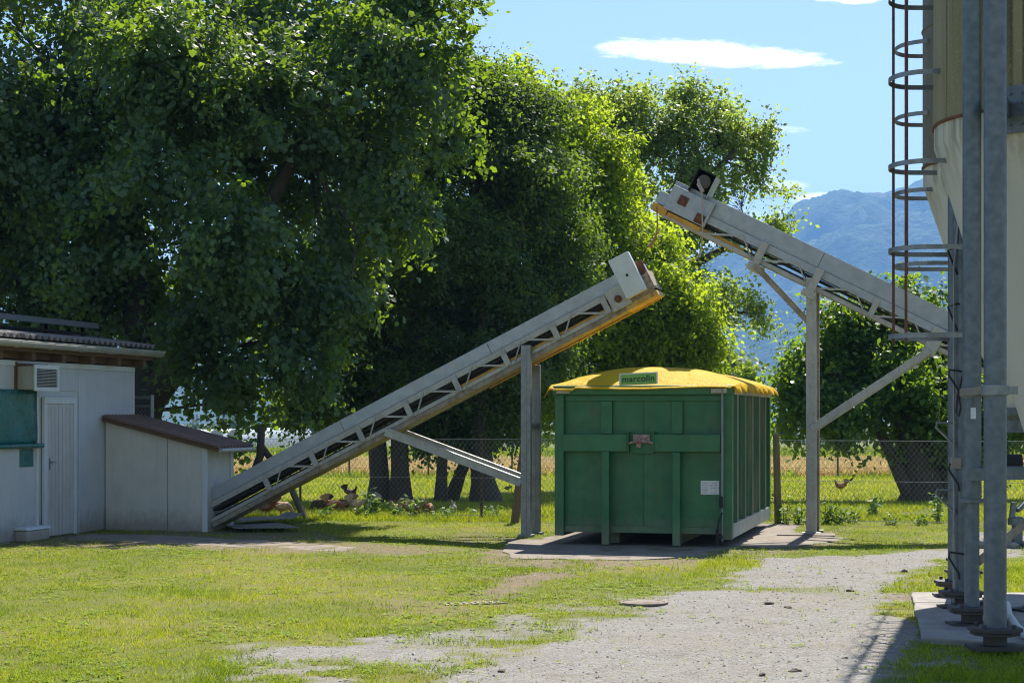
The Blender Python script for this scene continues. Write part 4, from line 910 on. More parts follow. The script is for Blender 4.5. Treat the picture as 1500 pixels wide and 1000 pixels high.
# loose corrugated sheets by the conveyor foot
for i, (pts, z, lab) in enumerate((([(318,772),(400,768),(440,779),(345,780)], .05, 'grey loose corrugated sheet lying under the conveyor foot'), ([(335,768),(420,764),(445,768),(350,774)], .10, 'upper curled grey sheet on top of the loose sheet by the conveyor'))):
    q_ = [G(*p) for p in pts]; V = []; n = 30; m2 = 6
    for j in range(m2+1):
        for k_ in range(n+1):
            s, t = k_/n, j/m2; a_ = q_[0].lerp(q_[1], s); c_ = q_[3].lerp(q_[2], s); pp = a_.lerp(c_, t); V.append((pp.x, pp.y, z+.008*math.sin(s*n*2.1)+(.12*max(0, s-.85)/.15 if i else 0)*.6+.015*t))
    o = MB().add(V, [(j*(n+1)+k_, j*(n+1)+k_+1, (j+1)*(n+1)+k_+1, (j+1)*(n+1)+k_) for j in range(m2) for k_ in range(n)]).build('corrugated_sheet', M['oldsheet'], smooth=True); s = o.modifiers.new('solid', 'SOLIDIFY'); s.thickness = .006; tag(o, lab, 'sheet')

# ------------------------------------------------------------------ chain link fence
FX, FY = 4.49, 30.0
fp = lambda s, z=0, off=0: Vector((FX-.9694*s+off*SY, FY+.2453*s+off*CY, z))
fe = empty('wire_fence', fp(0), 0, 'galvanised chain link fence running behind the green container', 'fence')
L0 = fe.location.copy()
def fpart(name, b, m, smooth=False, label=None, bevel=0):
    b.v = [tuple(Vector(v)-L0) for v in b.v]; o = b.build(name, m, fe, smooth=smooth, bevel=bevel); return tag(o, label)
b = MB(); FH = 1.40
s_ = -7.0
while s_ < 13.5:
    for sg_ in (0, 1):
        a_, c_ = (s_, s_+FH*.78) if sg_ else (s_+FH*.78, s_)
        b.tube([fp(a_, .04, .012*(sg_*2-1)), fp(c_, FH, .012*(sg_*2-1))], .0022, 3, False)
    s_ += .085
fpart('mesh', b, M['galv'])
b = MB()
for z in (FH, .72, .06): b.tube([fp(-7, z), fp(3, z+.01), fp(13.5, z)], .0035, 4, False)
fpart('strain_wire', b, M['galv'])
b = MB(); b.tube([fp(-.02,-.1,-.08), fp(0,.7,-.08), fp(.02,1.52,-.08)], [.065,.06,.058], 10); fpart('post', b, M['post'], True, 'upright round wooden post by the container')
a_, c_ = P(753,765,30.3), P(770,637,30.35); b = MB(); b.tube([a_-Vector((0,0,.1)), a_.lerp(c_,.5), c_], [.075,.072,.068], 8); fpart('post', b, M['post'], True, 'leaning wooden post by the galvanised legs')
for px_ in (1392, 1470):
    D_ = 29.2; x_ = (px_-750)/2600*D_; b = MB(); b.tube([(x_,D_,-.1),(x_,D_,1.46)], .028, 8); fpart('post', b, M['galv'], True)
for s_ in (5.2, 8.6, 11.8): b = MB(); b.tube([fp(s_,-.1,.05), fp(s_,1.42,.05)], .022, 8); fpart('post', b, M['darkwood'], True)
# wooden stake by the conveyor foot
st = empty('wooden_stake', G(428,752), 0, 'dark wooden stake with side struts standing behind the rising conveyor', 'stake'); l0 = st.location.copy()
a_, c_, e_ = P(430,722,31.2), P(449,757,31.2), P(383,625,31.2)
b = MB(); b.tube([P(372,692,31.2), P(381,668,31.2), P(383,625,31.2)], [.075,.07,.065], 8); b.v = [tuple(Vector(v)-l0) for v in b.v]; b.build('upper_stake', M['darkwood'], st, smooth=True)
b = MB(); b.tube([P(405,678,31.2), P(382,655,31.25)], .05, 8); b.tube([P(362,702,31.2), P(377,690,31.2)], .09, 8); b.v = [tuple(Vector(v)-l0) for v in b.v]; b.build('side_strut', M['darkwood'], st, smooth=True)
b = MB(); b.tube([P(381,650,31.3), P(428,718,31.2), c_+Vector((0,0,-.1))], [.06,.06,.065], 8); b.v = [tuple(Vector(v)-l0) for v in b.v]; b.build('leaning_strut', M['post'], st, smooth=True)
# field fence far off
ff = empty('field_fence', (0,64.5,float(terr(64.5))), 0, 'distant thin post and wire fence along the wheat', 'fence')
for x_ in range(-22, 30, 1):
    if x_ % 3 == 0: b = MB(); b.tube([(x_+.3*math.sin(x_),0,-.05),(x_+.3*math.sin(x_),0,1.05)], .035, 6); b.build('post', M['darkwood'], ff)
b = MB()
for z in (.35,.65,.95): b.tube([(-22,0,z),(30,0,z)], .008, 3, False)
b.build('wire', M['darkwood'], ff)

# ------------------------------------------------------------------ hens
def feather(name, c1, c2):
    k = NT(name); n = k.noise(30, k.coord((1,2,2)), 5, .7); return k.done(k.bsdf(k.mix(k.ramp(n, [(.35, 0), (.65, 1)]), c1, c2), .8, 0, k.bump(n, .6, .01)))
M['comb'] = plain('red_comb', (.45,.03,.02), .5); M['beak'] = plain('horn_beak', (.45,.30,.10), .5)
def hen_proto(cols, pose):
    root = empty('hen', (0,0,0)); bm_, tm_ = feather('brown_feathers', *cols[0]), feather('tail_feathers', *cols[1])
    hz, hx_ = (.36,.20) if pose == 'up' else (.09,.27)
    spine = [(-.20,.27,.012,.02),(-.17,.265,.05,.06),(-.10,.245,.085,.085),(-.01,.215,.10,.10),(.07,.21,.092,.10),(.13,.235,.065,.08)]
    if pose == 'up': spine += [(.165,.29,.042,.05),(.18,.335,.032,.035),(.20,.365,.034,.034),(.225,.368,.022,.022),(.238,.362,.006,.008)]
    else: spine += [(.18,.20,.045,.055),(.215,.15,.034,.04),(.24,.10,.034,.036),(.255,.075,.022,.024),(.262,.062,.006,.008)]
    V = []; f = []; n = 12
    for i, (x, z, ry, rz) in enumerate(spine):
        a, c = spine[max(i-1,0)], spine[min(i+1,len(spine)-1)]; d = Vector((c[0]-a[0],0,c[1]-a[1])).normalized(); u = Vector((-d.z,0,d.x))
        for k_ in range(n): t = 2*math.pi*k_/n; V.append(Vector((x,0,z))+Vector((0,1,0))*ry*math.cos(t)+u*rz*math.sin(t))
    m_ = len(spine)
    f = [(i*n+k_, i*n+(k_+1) % n, (i+1)*n+(k_+1) % n, (i+1)*n+k_) for i in range(m_-1) for k_ in range(n)]+[tuple(range(n))[::-1], tuple((m_-1)*n+k_ for k_ in range(n))]
    MB().add(V, f).build('body', bm_, root, smooth=True)
    b = MB()
    for i in range(7):
        a = R(38+i*10); w = (i-3)*.012; b.prism([(-.15,.25),(-.15-.20*math.cos(a)-.01,.26+.20*math.sin(a)),(-.15-.21*math.cos(a+.2),.26+.21*math.sin(a+.2)),(-.13,.29)], lambda x, z: (x,w-.005,z), lambda x, z: (x,w+.005,z))
    b.build('tail', tm_, root)
    for s in (-1, 1):
        b = MB(); b.prism([(-.15,.235),(-.05,.17),(.06,.18),(.09,.235),(.03,.275),(-.07,.27)], lambda x, z: (x,s*.085,z), lambda x, z: (x,s*.112,z)); b.build('wing', tm_, root, bevel=.01)
        b = MB(); b.tube([(.0+s*.02,s*.045,.15),(-.01+s*.02,s*.045,.07),(.005+s*.02,s*.045,.012)], [.022,.01,.008], 6); b.tube([(s*.02-.03,s*.045,.008),(.05+s*.02,s*.04,.006)], .006, 5); b.tube([(s*.02,s*.045,.008),(.04+s*.02,s*.07,.006)], .006, 5); b.build('leg', M['beak'], root)
    x, z = (.235,.362) if pose == 'up' else (.262,.06)
    b = MB(); b.tube([(x-.004,0,z),(x+.03,0,z-.012)] if pose == 'up' else [(x-.004,0,z+.004),(x+.012,0,z-.03)], [.011,.002], 6); b.build('beak', M['beak'], root)
    b = MB(); cx_, cz_ = (.205,.395) if pose == 'up' else (.268,.10)
    b.prism([(-.03,-.005),(-.025,.025),(-.012,.012),(-.002,.032),(.01,.012),(.02,.02),(.025,-.008)], (lambda u, v: (cx_+u,-.004,cz_+v)) if pose == 'up' else (lambda u, v: (cx_+v*.9-.0,-.004,cz_-u*.8)), (lambda u, v: (cx_+u,.004,cz_+v)) if pose == 'up' else (lambda u, v: (cx_+v*.9,.004,cz_-u*.8)))
    b.build('comb', M['comb'], root)
    return root
BR = (((.30,.11,.04),(.20,.065,.025)), ((.55,.38,.24),(.30,.15,.07))); PA = (((.50,.36,.24),(.36,.20,.11)), ((.62,.54,.44),(.45,.3,.2))); DK = (((.10,.06,.045),(.06,.04,.03)), ((.12,.08,.06),(.05,.035,.03))); WH = (((.55,.50,.45),(.38,.32,.28)), ((.6,.56,.5),(.42,.36,.3)))
protos = {}
def hen(kind, cols, pose, x, y, rz, sc, label):
    key = (kind, pose); p = G(x, y)
    if key not in protos: o = protos[key] = hen_proto(cols, pose)
    else:
        src = protos[key]; o = src.copy(); COL.objects.link(o)
        for ch in src.children: c = ch.copy(); COL.objects.link(c); c.parent = o
    o.location = p; o.rotation_euler = (0,0,rz); o.scale = (sc,)*3; tag(o, label, 'hen', 'hens around the fence')
hen('brown','', '', 0, 0, 0, 1, '') if False else None
hen('brown', BR, 'peck', 627, 757, R(70), .8, 'brown hen pecking with its pale tail held up, alone on open lawn by the fence')
hen('brown', BR, 'up', 391, 757, R(160), .9, 'reddish brown hen nearest the rising conveyor, facing left')
hen('pale', PA, 'peck', 412, 756, R(20), .85, 'pale brown hen just right of the reddish hen under the conveyor')
hen('pale', PA, 'up', 584, 755, R(175), .7, 'pale hen with its neck up among weeds below the twin trunks')
hen('brown', BR, 'peck', 600, 756, R(10), .72, 'brown hen half hidden by weeds, beak down, below the twin trunks')
hen('white', WH, 'up', 664, 752, R(80), .55, 'small whitish hen in the tree shade behind the fence')
hen('dark', DK, 'up', 513, 731, R(-15), .75, 'dark hen strolling in the sun left of the twin trunks')
hen('brown', BR, 'up', 1232, 720, R(160), .75, 'light brown hen walking on the meadow behind the pale post')
hen('dark', DK, 'peck', 470, 751, R(190), .8, 'dark hen in shade, leftmost of the flock along the fence')
hen('brown', BR, 'peck', 488, 752, R(5), .8, 'brown hen in shade, second from left of the flock along the fence')
hen('brown', BR, 'peck', 506, 750, R(170), .8, 'brown hen in shade at the middle of the flock along the fence')
hen('pale', PA, 'peck', 523, 752, R(0), .8, 'pale hen in shade, right of the middle of the flock along the fence')
hen('white', WH, 'peck', 540, 750, R(185), .8, 'whitish hen in shade at the right end of the flock along the fence')

# ------------------------------------------------------------------ trees
def tree(name, base, ells, nclus, per, leaf, shape, spread, lm, bark, label, trunks, seed, group=None, shell=.62, gap=.0, droop=.3, limb_r=.09, twigs=.3, flat=.55, cat='tree', hollow=True, lobes=7, nrand=.42, spray=1.5, updir=-.15):
    r_ = np.random.default_rng(seed); rp = random.Random(seed)
    base = Vector(base); root = empty(name, base, 0, label, cat, group)
    E = np.array([[*(e[0]-base), e[1], e[2], e[3]] for e in ells])
    EP = E
    if lobes:
        ld = unit(r_.normal(size=(len(E), lobes, 3))); lr = .36+.18*r_.random((len(E), lobes, 1))
        lc = E[:,None,:3]+ld*E[:,None,3:6]*(1.02-lr)
        E = np.concatenate([lc, E[:,None,3:6]*lr*np.array([1.1,1.1,.85])], -1).reshape(-1, 6)
        par = np.repeat(np.arange(len(EP)), lobes)
    else: par = np.arange(len(E))
    w = (E[:,3]*E[:,4]+E[:,3]*E[:,5]+E[:,4]*E[:,5]); w /= w.sum()
    ei = r_.choice(len(E), nclus, p=w); d = unit(r_.normal(size=(nclus,3))); rad = 1-shell*r_.random(nclus)**2.0
    lumpy = 1+.16*np.sin(d[:,0]*5+ei*1.7)+.14*np.sin(d[:,2]*6+ei*2.3+d[:,1]*4)
    c = E[ei,:3]+d*E[ei,3:6]*(rad*lumpy)[:,None]
    keep = np.ones(nclus, bool)
    if hollow:
        for j in range(len(EP)):
            q_ = np.linalg.norm((c-EP[j,:3])/EP[j,3:6], axis=1); keep &= ~((q_ < .45) & (par[ei] != j) & (r_.random(nclus) < .75))
    if gap > 0: keep &= fbm(c[:,0]*.9+c[:,1]*.35, c[:,2]*.9+c[:,1]*.3, seed, 3) > gap
    keep &= c[:,2] > .9-float(0)
    c, d, le_, ei = c[keep], d[keep], ei[keep], par[ei[keep]]; nc = len(c); lt_ = r_.normal(size=len(E))[le_]
    cn = unit(d*.7+np.array([0,0,.5])+r_.normal(0,.3,(nc,3)))
    pc = np.maximum(4, (per*(.4+1.2*r_.random(nc))).astype(int)); ci = np.repeat(np.arange(nc), pc); nl = len(ci)
    cs = spread*(.6+.8*r_.random(nc)); off = r_.normal(0,.5,(nl,3)); off -= cn[ci]*np.sum(off*cn[ci], -1, keepdims=True)*(1-flat)
    rr = np.linalg.norm(off[:,:2], axis=1); off[:,2] -= droop*rr*rr
    ax_ = unit(d*.75+r_.normal(0,.5,(nc,3))+np.array([0,0,updir])); tl = r_.random(nl)*1.3-.5
    C = c[ci]+(ax_[ci]*(tl*spray)[:,None]+off*(.62*(1.15-.6*np.abs(tl)))[:,None])*cs[ci][:,None]
    N = unit(cn[ci]*.8+r_.normal(0,nrand,(nl,3))); D = off*1.0+r_.normal(0,.5,(nl,3))+np.array([0,0,-.35])
    rnd = np.clip(.5+.2*r_.normal(size=nl)+(.16*r_.normal(size=nc)+.14*lt_)[ci], 0, 1)
    link('crown', leaf_mesh('crown', C, N, D, leaf*(.5+1.0*r_.random(nl)**1.3), shape, lm, rnd), root)
    # trunk, limbs and twigs as one woody mesh
    b = MB(); tops = []
    for t in trunks:
        pts = [Vector(p)-base for p, r0 in t]; b.tube(pts, [r0 for p, r0 in t], 12); tops.append((pts, [r0 for p, r0 in t]))
    # root flare is in the first radius
    limbs = []
    for j, e in enumerate(EP):
        tgt = Vector(e[:3]); pts, rs = min(tops, key=lambda T: (T[0][-1]-tgt).length); 
        i0 = len(pts)-1; st_ = pts[i0]
        if tgt.z < st_.z+.3 and i0 > 0: st_ = pts[i0-1].lerp(pts[i0], .6)
        L = (tgt-st_).length; m1 = st_.lerp(tgt, .35)+Vector((rp.uniform(-.12,.12)*L, rp.uniform(-.12,.12)*L, .10*L)); m2 = st_.lerp(tgt, .7)+Vector((rp.uniform(-.08,.08)*L, rp.uniform(-.08,.08)*L, .06*L))
        r0 = min(rs[-1]*.8, limb_r*(.6+L*.10)); b.tube([st_, m1, m2, tgt], [r0, r0*.7, r0*.45, r0*.2], 7); limbs.append((st_, m1, m2, tgt, r0))
    sel = np.nonzero(r_.random(nc) < twigs)[0]
    for k_ in sel:
        st_, m1, m2, tgt, r0 = limbs[ei[k_]]; t = rp.uniform(.15, 1); a_ = m1.lerp(m2, t*2) if t < .5 else m2.lerp(tgt, t*2-1); q_ = Vector(c[k_]); md = a_.lerp(q_, .5)+Vector((rp.uniform(-.1,.1),rp.uniform(-.1,.1),.06*(q_-a_).length)); tr_ = max(.008, r0*.22); b.tube([a_, md, q_], [tr_, tr_*.7, tr_*.3], 4, False)
    b.build('trunk', bark, root, smooth=True)
    return root
def E_(x, y, D, rpx, ry=None, asp=1.0):
    s = F/D; return (P(x, y, D), rpx/s, (ry if ry else rpx/s*.9), rpx/s*asp)
def pp(x, y, D, r): return (tuple(P(x, y, D)), r)
# big broad leaved tree over the hut
b0 = Vector((-7.3, 33.6, float(terr(33.6))))
tree('broadleaf_tree', b0, [E_(120,110,33,210),E_(340,90,31.5,210),E_(545,90,33,150),E_(50,340,33,190),E_(270,330,31.3,190),E_(455,250,32,150),E_(560,215,33,105),E_(375,440,32,105),E_(430,520,32,75),E_(290,525,32.3,110),E_(455,430,32,70),E_(610,60,33.5,105),E_(655,185,33.5,55),E_(670,100,33.6,55),E_(505,480,32,36),E_(512,440,31.8,22),E_(470,545,32,40),E_(60,-90,37,230),E_(300,-100,37,230),E_(520,-60,36.5,150),E_(345,210,35.5,100),E_(300,160,35,90),E_(130,480,33.5,100),E_(-120,200,33,220),E_(345,590,33,45),E_(640,10,33.6,70),E_(40,470,34.5,110),E_(-60,430,34,130),E_(200,540,34.5,90),E_(90,540,35,90),E_(470,360,33.5,110),E_(330,400,34.5,150),E_(180,430,35,150),E_(540,310,33,80),E_(440,120,35,170),E_(20,200,35.5,200),E_(425,275,35,80),E_(440,280,34,50),E_(10,20,34,120),E_(5,365,35,80),E_(15,385,34,55),E_(-25,340,36,100),E_(20,400,36,80),E_(590,300,33.2,45)],
     3700, 100, .100, 'broad', .52, M['leaf_plane'], M['bark'], 'huge dark broad leaved tree towering over the hut at the left', [[pp(170,790,33.6,.55),pp(185,690,33.6,.40),pp(215,590,33.5,.34)],[pp(215,590,33.5,.32),pp(275,515,33.2,.24),pp(330,420,33,.18),pp(420,250,33,.13),pp(500,130,33.2,.09)],[pp(215,590,33.5,.3),pp(200,430,33.6,.24),pp(190,220,33.6,.16)]], 11, gap=.36, limb_r=.07, twigs=.25)
# dark oak like pair of trees in the centre
def trunkline(L, D): return [pp(x, y, D, r) for x, y, r in L]
b1 = G(572, 737)
tree('dark_tree', b1, [E_(585,230,40,115),E_(560,420,40,115),E_(545,545,40,85),E_(640,520,39.5,100),E_(600,330,39,110),E_(520,480,40.5,70),E_(640,150,41,75),E_(610,600,39.6,60),E_(500,590,40,45),E_(455,590,38.5,36),E_(420,605,38.5,30),E_(490,400,41,75),E_(530,310,41.5,85),E_(560,500,41,80)],
     2600, 95, .088, 'oval', .50, M['leaf_dark'], M['bark'], 'dark leafy tree on twin trunks behind the middle of the conveyor', [trunkline([(556,742,.32),(556,700,.22),(552,640,.20),(560,560,.17),(570,500,.10)], 39.3),trunkline([(587,742,.30),(586,690,.20),(585,640,.19),(600,560,.16),(612,490,.10)], 39.1)], 12, gap=.32, limb_r=.06, twigs=.15)
b2 = G(690, 735)
tree('dark_tree', b2, [E_(720,260,40.5,120),E_(785,330,40.5,85),E_(810,400,40.5,60),E_(690,130,41.5,60),E_(800,260,41,55),E_(700,420,40,125),E_(770,450,40,75),E_(720,540,39.5,95),E_(770,540,40,70),E_(660,330,40,100),E_(760,190,41,75),E_(700,180,41,80),E_(690,600,39.5,60),E_(755,600,40,45),E_(800,490,40.5,45),E_(735,135,41,40)],
     2600, 95, .088, 'oval', .50, M['leaf_dark'], M['bark'], 'dark leafy tree on three spreading trunks left of the container', [trunkline([(646,738,.17),(647,690,.115),(650,640,.12),(660,560,.11)], 39.2),trunkline([(658,738,.19),(674,695,.13),(694,645,.14),(710,560,.12)], 39.6),trunkline([(712,742,.42),(708,705,.27),(704,660,.25),(705,560,.22),(712,520,.12)], 39)], 13, gap=.30, limb_r=.06, twigs=.15)
# bright fresh green tree behind
b3 = G(905, 712)
tree('lime_green_tree', b3, [E_(795,185,46,70),E_(850,260,46,85),E_(880,370,45.5,95),E_(950,450,45,80),E_(895,480,45,90),E_(850,430,45.5,80),E_(1000,490,45,50),E_(830,560,45,75),E_(760,140,47,50),E_(730,150,47,40),E_(940,540,45,70),E_(960,380,46,50),E_(840,200,46.5,60),E_(1015,520,45,50),E_(900,300,46.5,55),E_(820,330,46,80),E_(1010,455,45.5,35)],
     2600, 62, .115, 'oval', .58, M['leaf_lime'], M['bark'], 'bright lime green tree rising behind the yellow cover', [trunkline([(905,715,.4),(905,640,.3),(895,520,.24),(880,380,.15)], 45.6)], 14, gap=.30, limb_r=.06, twigs=.2, droop=.5)
b4 = G(985, 705)
tree('poplar_tree', b4, [E_(890,185,52,65),E_(965,190,52,62),E_(1045,210,52,62),E_(1100,235,52,40),E_(1000,280,51.5,72),E_(1090,290,51.5,45),E_(920,260,52,60),E_(1135,285,52,24),E_(1050,330,51,52),E_(975,350,51,60),E_(1065,440,51,34),E_(1105,460,51,30),E_(1035,470,51,34),E_(1145,325,52,24),E_(1000,155,52.5,40),E_(860,140,53,38),E_(1125,365,52,20),E_(1010,400,51,35),E_(840,190,52.5,50),E_(930,150,52.5,40),E_(1060,160,52.5,35),E_(1110,200,52,35)],
     2000, 25, .12, 'dia', .48, M['leaf_poplar'], M['barkpale'], 'tall airy poplar with bare limbs showing above the conveyor heads', [trunkline([(985,708,.45),(975,560,.34),(968,430,.28),(985,320,.2),(1000,240,.12)], 51.5),trunkline([(968,430,.2),(1005,395,.15),(1045,372,.11),(1085,352,.06)], 51.5),trunkline([(975,520,.2),(1010,480,.13),(1060,455,.07)], 51.3),trunkline([(968,420,.2),(925,320,.13),(905,230,.08)], 51.6),trunkline([(985,330,.15),(1040,260,.1),(1075,220,.06)], 51.6)], 15, gap=.43, limb_r=.05, twigs=.8, droop=.3, hollow=False, updir=.35, spray=1.4)
b5 = G(1345, 738)
tree('spreading_tree', b5, [E_(1210,560,40,72),E_(1175,605,40,42),E_(1285,505,40.5,80),E_(1350,570,39.5,92),E_(1260,610,39.5,62),E_(1390,490,41,75),E_(1455,580,40,100),E_(1350,625,39.5,65),E_(1320,455,41,45),E_(1560,560,41,110),E_(1165,570,40,30),E_(1235,480,40.5,45),E_(1410,640,40,60),E_(1190,530,40.5,40)],
     2300, 44, .125, 'oval', .52, M['leaf_right'], M['bark'], 'glossy dark green spreading tree on a thick leaning trunk at right', [[pp(1350,742,39.6,.62),pp(1352,715,39.6,.46),pp(1345,680,39.6,.40),pp(1330,610,39.8,.36),pp(1330,540,40,.2)],[pp(1330,722,39.4,.16),pp(1316,690,39.4,.15),pp(1298,650,39.4,.12),pp(1270,590,39.5,.08)],[pp(1385,740,39.8,.4),pp(1388,690,39.8,.32),pp(1400,620,39.9,.25)]], 16, gap=.34, limb_r=.06, twigs=.2)
b6 = Vector(P(440,640,43)); b6.z = float(terr(43))
# distance trees
def far_tree(x, ytop, D, wpx, label, lm, seed, n=220, name='distant_tree', group='distant trees beyond the field'):
    zb = float(terr(D)); p = P(x, ytop, D); hh = p.z-zb; w = wpx/F*D; base = Vector((p.x, D, zb))
    ells = [(Vector((p.x, D, zb+hh*.62)), w*.5, w*.45, hh*.40),(Vector((p.x+w*.2, D, zb+hh*.45)), w*.38, w*.35, hh*.33),(Vector((p.x-w*.22, D, zb+hh*.48)), w*.36, w*.35, hh*.34)]
    tree(name, base, ells, n, 14, hh*.075, 'dia', hh*.12, lm, M['bark'], label, [[((p.x, D, zb-.2), hh*.035),((p.x, D, zb+hh*.45), hh*.02)]], seed, group, gap=0, twigs=.0, limb_r=.02, lobes=4)
far_tree(1072, 515, 120, 60, 'pale greyish willow beyond the yellow cover at right', M['leaf_pale'], 21, 420)
far_tree(1099, 531, 105, 34, 'small bright green round tree beside the pale willow', M['leaf_lime'], 22, 360)
far_tree(1045, 500, 135, 60, 'mid green tree behind the willow and poplar limbs', M['leaf_far'], 23, 400)
FT = [(300,608,420,60,'bluish far tree clump directly above the greenhouses'),(352,600,460,70,'bluish far tree right of the greenhouse roofs'),(405,612,400,50,'far tree behind the wooden stake'),(455,604,430,60,'far tree above the lower end of the conveyor'),(500,612,380,50,'far tree left of the twin trunks'),(535,618,330,40,'far bush like tree beside the left twin trunk'),(618,612,350,55,'far tree seen between the two dark trees'),(628,640,170,40,'round far bush at the wheat edge between the dark trunks'),(668,628,240,45,'far tree behind the three spreading trunks'),(735,632,200,34,'far grey green bush right of the thick trunk'),(760,612,330,60,'far tree behind the leaning wooden post'),(790,622,260,50,'far tree behind the galvanised legs'),(1155,600,300,60,'far tree left of the pale conveyor post'),(1215,612,280,60,'far tree under the right tree'),(1270,616,300,60,'far tree behind the meadow hen'),(1330,612,280,70,'far tree behind the thick leaning trunk'),(1420,610,300,80,'far tree behind the silo legs'),(1485,612,280,80,'far tree at the right frame edge behind the cross beam')]
for i, (x, y, D, w, lab) in enumerate(FT): far_tree(x, y, D, w, lab, M['leaf_far'], 40+i, 150)
# weeds at the fence
def weed(x, y, hgt, n, leaf, seed, label, wide=.25, D=None):
    p = G(x, y); r_ = np.random.default_rng(seed); root = empty('weed', p, 0, label, 'weed', 'weeds along the fence'); b = MB(); C, N, Dn, Sz = [], [], [], []
    for i in range(n):
        a = r_.random()*6.28; rr = wide*r_.random()**.6; h_ = hgt*(.5+.5*r_.random()); x1, y1 = rr*math.cos(a), rr*math.sin(a); pts = [Vector((x1*.3,y1*.3,-.02)), Vector((x1*.6,y1*.6,h_*.5)), Vector((x1,y1,h_))]
        b.tube(pts, [.006,.005,.003], 4, False)
        for k_ in range(11):
            t = .15+.85*k_/10; q_ = pts[0].lerp(pts[1], t*2) if t < .5 else pts[1].lerp(pts[2], t*2-1); aa = r_.random()*6.28; dv = np.array([math.cos(aa), math.sin(aa), .25-.5*r_.random()]); C.append(np.array(q_)+dv*leaf*.5); N.append(np.array([0,0,1])+r_.normal(0,.5,3)); Dn.append(dv); Sz.append(leaf*(.6+.6*r_.random()))
    b.build('stem', M['leaf_weed'], root); link('leaves', leaf_mesh('leaves', np.array(C), np.array(N), np.array(Dn), np.array(Sz), 'oval', M['leaf_weed'], r_.random(len(C))), root)
WD = [(545,757,.55,9,.12,'tallest leafy weed at the fence below the twin trunks'),(603,757,.42,6,.11,'slender weed beside the pecking hens'),(578,758,.30,6,.09,'low weed clump left of the pale hen'),(655,757,.22,4,.10,'small weed left of the whitish hen'),(700,758,.25,4,.09,'little weed in front of the thick trunk'),(770,760,.45,6,.14,'leafy weed between leaning post and galvanised legs'),(762,742,.5,5,.13,'weed half hidden behind the leaning post'),(728,757,.22,5,.08,'low weed left of the leaning post'),(1150,768,.50,7,.08,'spindly weed touching the round wooden post'),(1172,768,.45,8,.08,'bushy weed left of the pale conveyor post'),(1212,768,.42,9,.09,'bushy weed right of the pale conveyor post'),(1228,768,.36,7,.08,'fine weed second right of the pale conveyor post'),(1277,758,.42,6,.13,'broad leaved weed alone under the meadow hen'),(1305,768,.22,6,.07,'low weed below the thick leaning trunk'),(1350,770,.25,8,.07,'low weed clump left of the silo rungs'),(1375,765,.55,8,.09,'tall weed beside the silo rungs'),(475,758,.22,6,.08,'low weed in front of the dark hen'),(520,758,.20,5,.08,'low weed in front of the shaded flock'),(640,759,.18,4,.07,'tiny weed right of the open lawn hen'),(1245,766,.3,6,.08,'feathery weed between pale post and broad leaved weed')]
for i, (x, y, h_, n, lf, lab) in enumerate(WD): weed(x, y, h_, n, lf, 100+i, lab)
# ------------------------------------------------------------------ far buildings
M['film'] = plain('milky_greenhouse_film', (.46,.48,.50), .35); M['farwall'] = plain('pale_far_wall', (.60,.60,.60), .7); M['farroof'] = plain('grey_far_roof', (.34,.34,.36), .7)
def tunnel(x, y, D, wpx, hpx, label):
    s = F/D; w, h_ = wpx/s, hpx/s; p = P(x, y, D); z0 = p.z; root = empty('greenhouse', (p.x, D, z0), R(-8), label, 'greenhouse', 'greenhouse tunnels beyond the hut')
    V = []; n = 14; L = 40
    prof = [(-w/2,-h_*.9),(-w/2,h_*.25)]+[(w/2*math.cos(math.pi-math.pi*i/n), h_*.25+h_*.75*math.sin(math.pi*i/n)) for i in range(1, n)]+[(w/2,h_*.25),(w/2,-h_*.9)]
    b = MB(); b.prism(prof, lambda u, v: (u,0,v), lambda u, v: (u,L,v)); b.build('film_cover', M['film'], root, smooth=True)
    b = MB()
    for i in range(6):
        u = -w/2*.8+i*w*.16; zt_ = h_*.25+h_*.75*math.sqrt(max(0,1-(2*u/w)**2)); b.box((u-w*.012,-.08,-h_*.9),(u+w*.012,-.01,zt_*.97))
    b.box((-w*.48,-.08,h_*.2),(w*.48,-.01,h_*.27)); b.build('end_frame', M['farroof'], root)
    b = MB(); b.tube([(u*1.02,-.1,v*1.02) for u, v in prof], w*.02, 5); b.build('end_hoop', M['film'], root)
tunnel(292, 652, 262, 24, 23, 'leftmost milky greenhouse tunnel, mostly behind the lean-to roof'); tunnel(317, 655, 256, 24, 26, 'middle of the three milky greenhouse tunnels'); tunnel(343, 660, 250, 25, 31, 'rightmost milky greenhouse tunnel, nearest the wooden stake')
def far_house(x0, x1, yt, yb, D, label, m, win=3):
    a_ = P(x0, yt, D); c_ = P(x1, yb, D); w = c_.x-a_.x; h_ = a_.z-c_.z; root = empty('far_building', ((a_.x+c_.x)/2, D, c_.z), R(5), label, 'building', 'buildings far behind the field')
    b = MB(); b.box((-w/2,0,-h_*1.5),(w/2,w*.6,h_*.8)); b.build('wall', m, root)
    b = MB(); b.prism([(-w/2*1.05,h_*.8),(w/2*1.05,h_*.8),(w*.35,h_),(-w*.35,h_)], lambda u, v: (u,-.3,v), lambda u, v: (u,w*.65,v)); b.build('roof', M['farroof'], root)
    for i in range(win): u = -w*.38+w*.76*(i+.5)/win; MB().box((u-w*.03,-.12,h_*.25),(u+w*.03,-.02,h_*.6)).build('window', M['dark'], root)
far_house(426, 440, 612, 632, 600, 'tall pale far building right of the wooden stake', M['farwall'], 2); far_house(345, 400, 624, 634, 650, 'long low grey building behind the greenhouses', M['farwall'], 5); far_house(395, 430, 636, 645, 500, 'low white shed left of the conveyor cover', M['farwall'], 3); far_house(745, 775, 640, 648, 420, 'low white shed behind the leaning post', M['farwall'], 3); far_house(1180, 1240, 625, 640, 500, 'pale far building beyond the pale post', M['farwall'], 4)
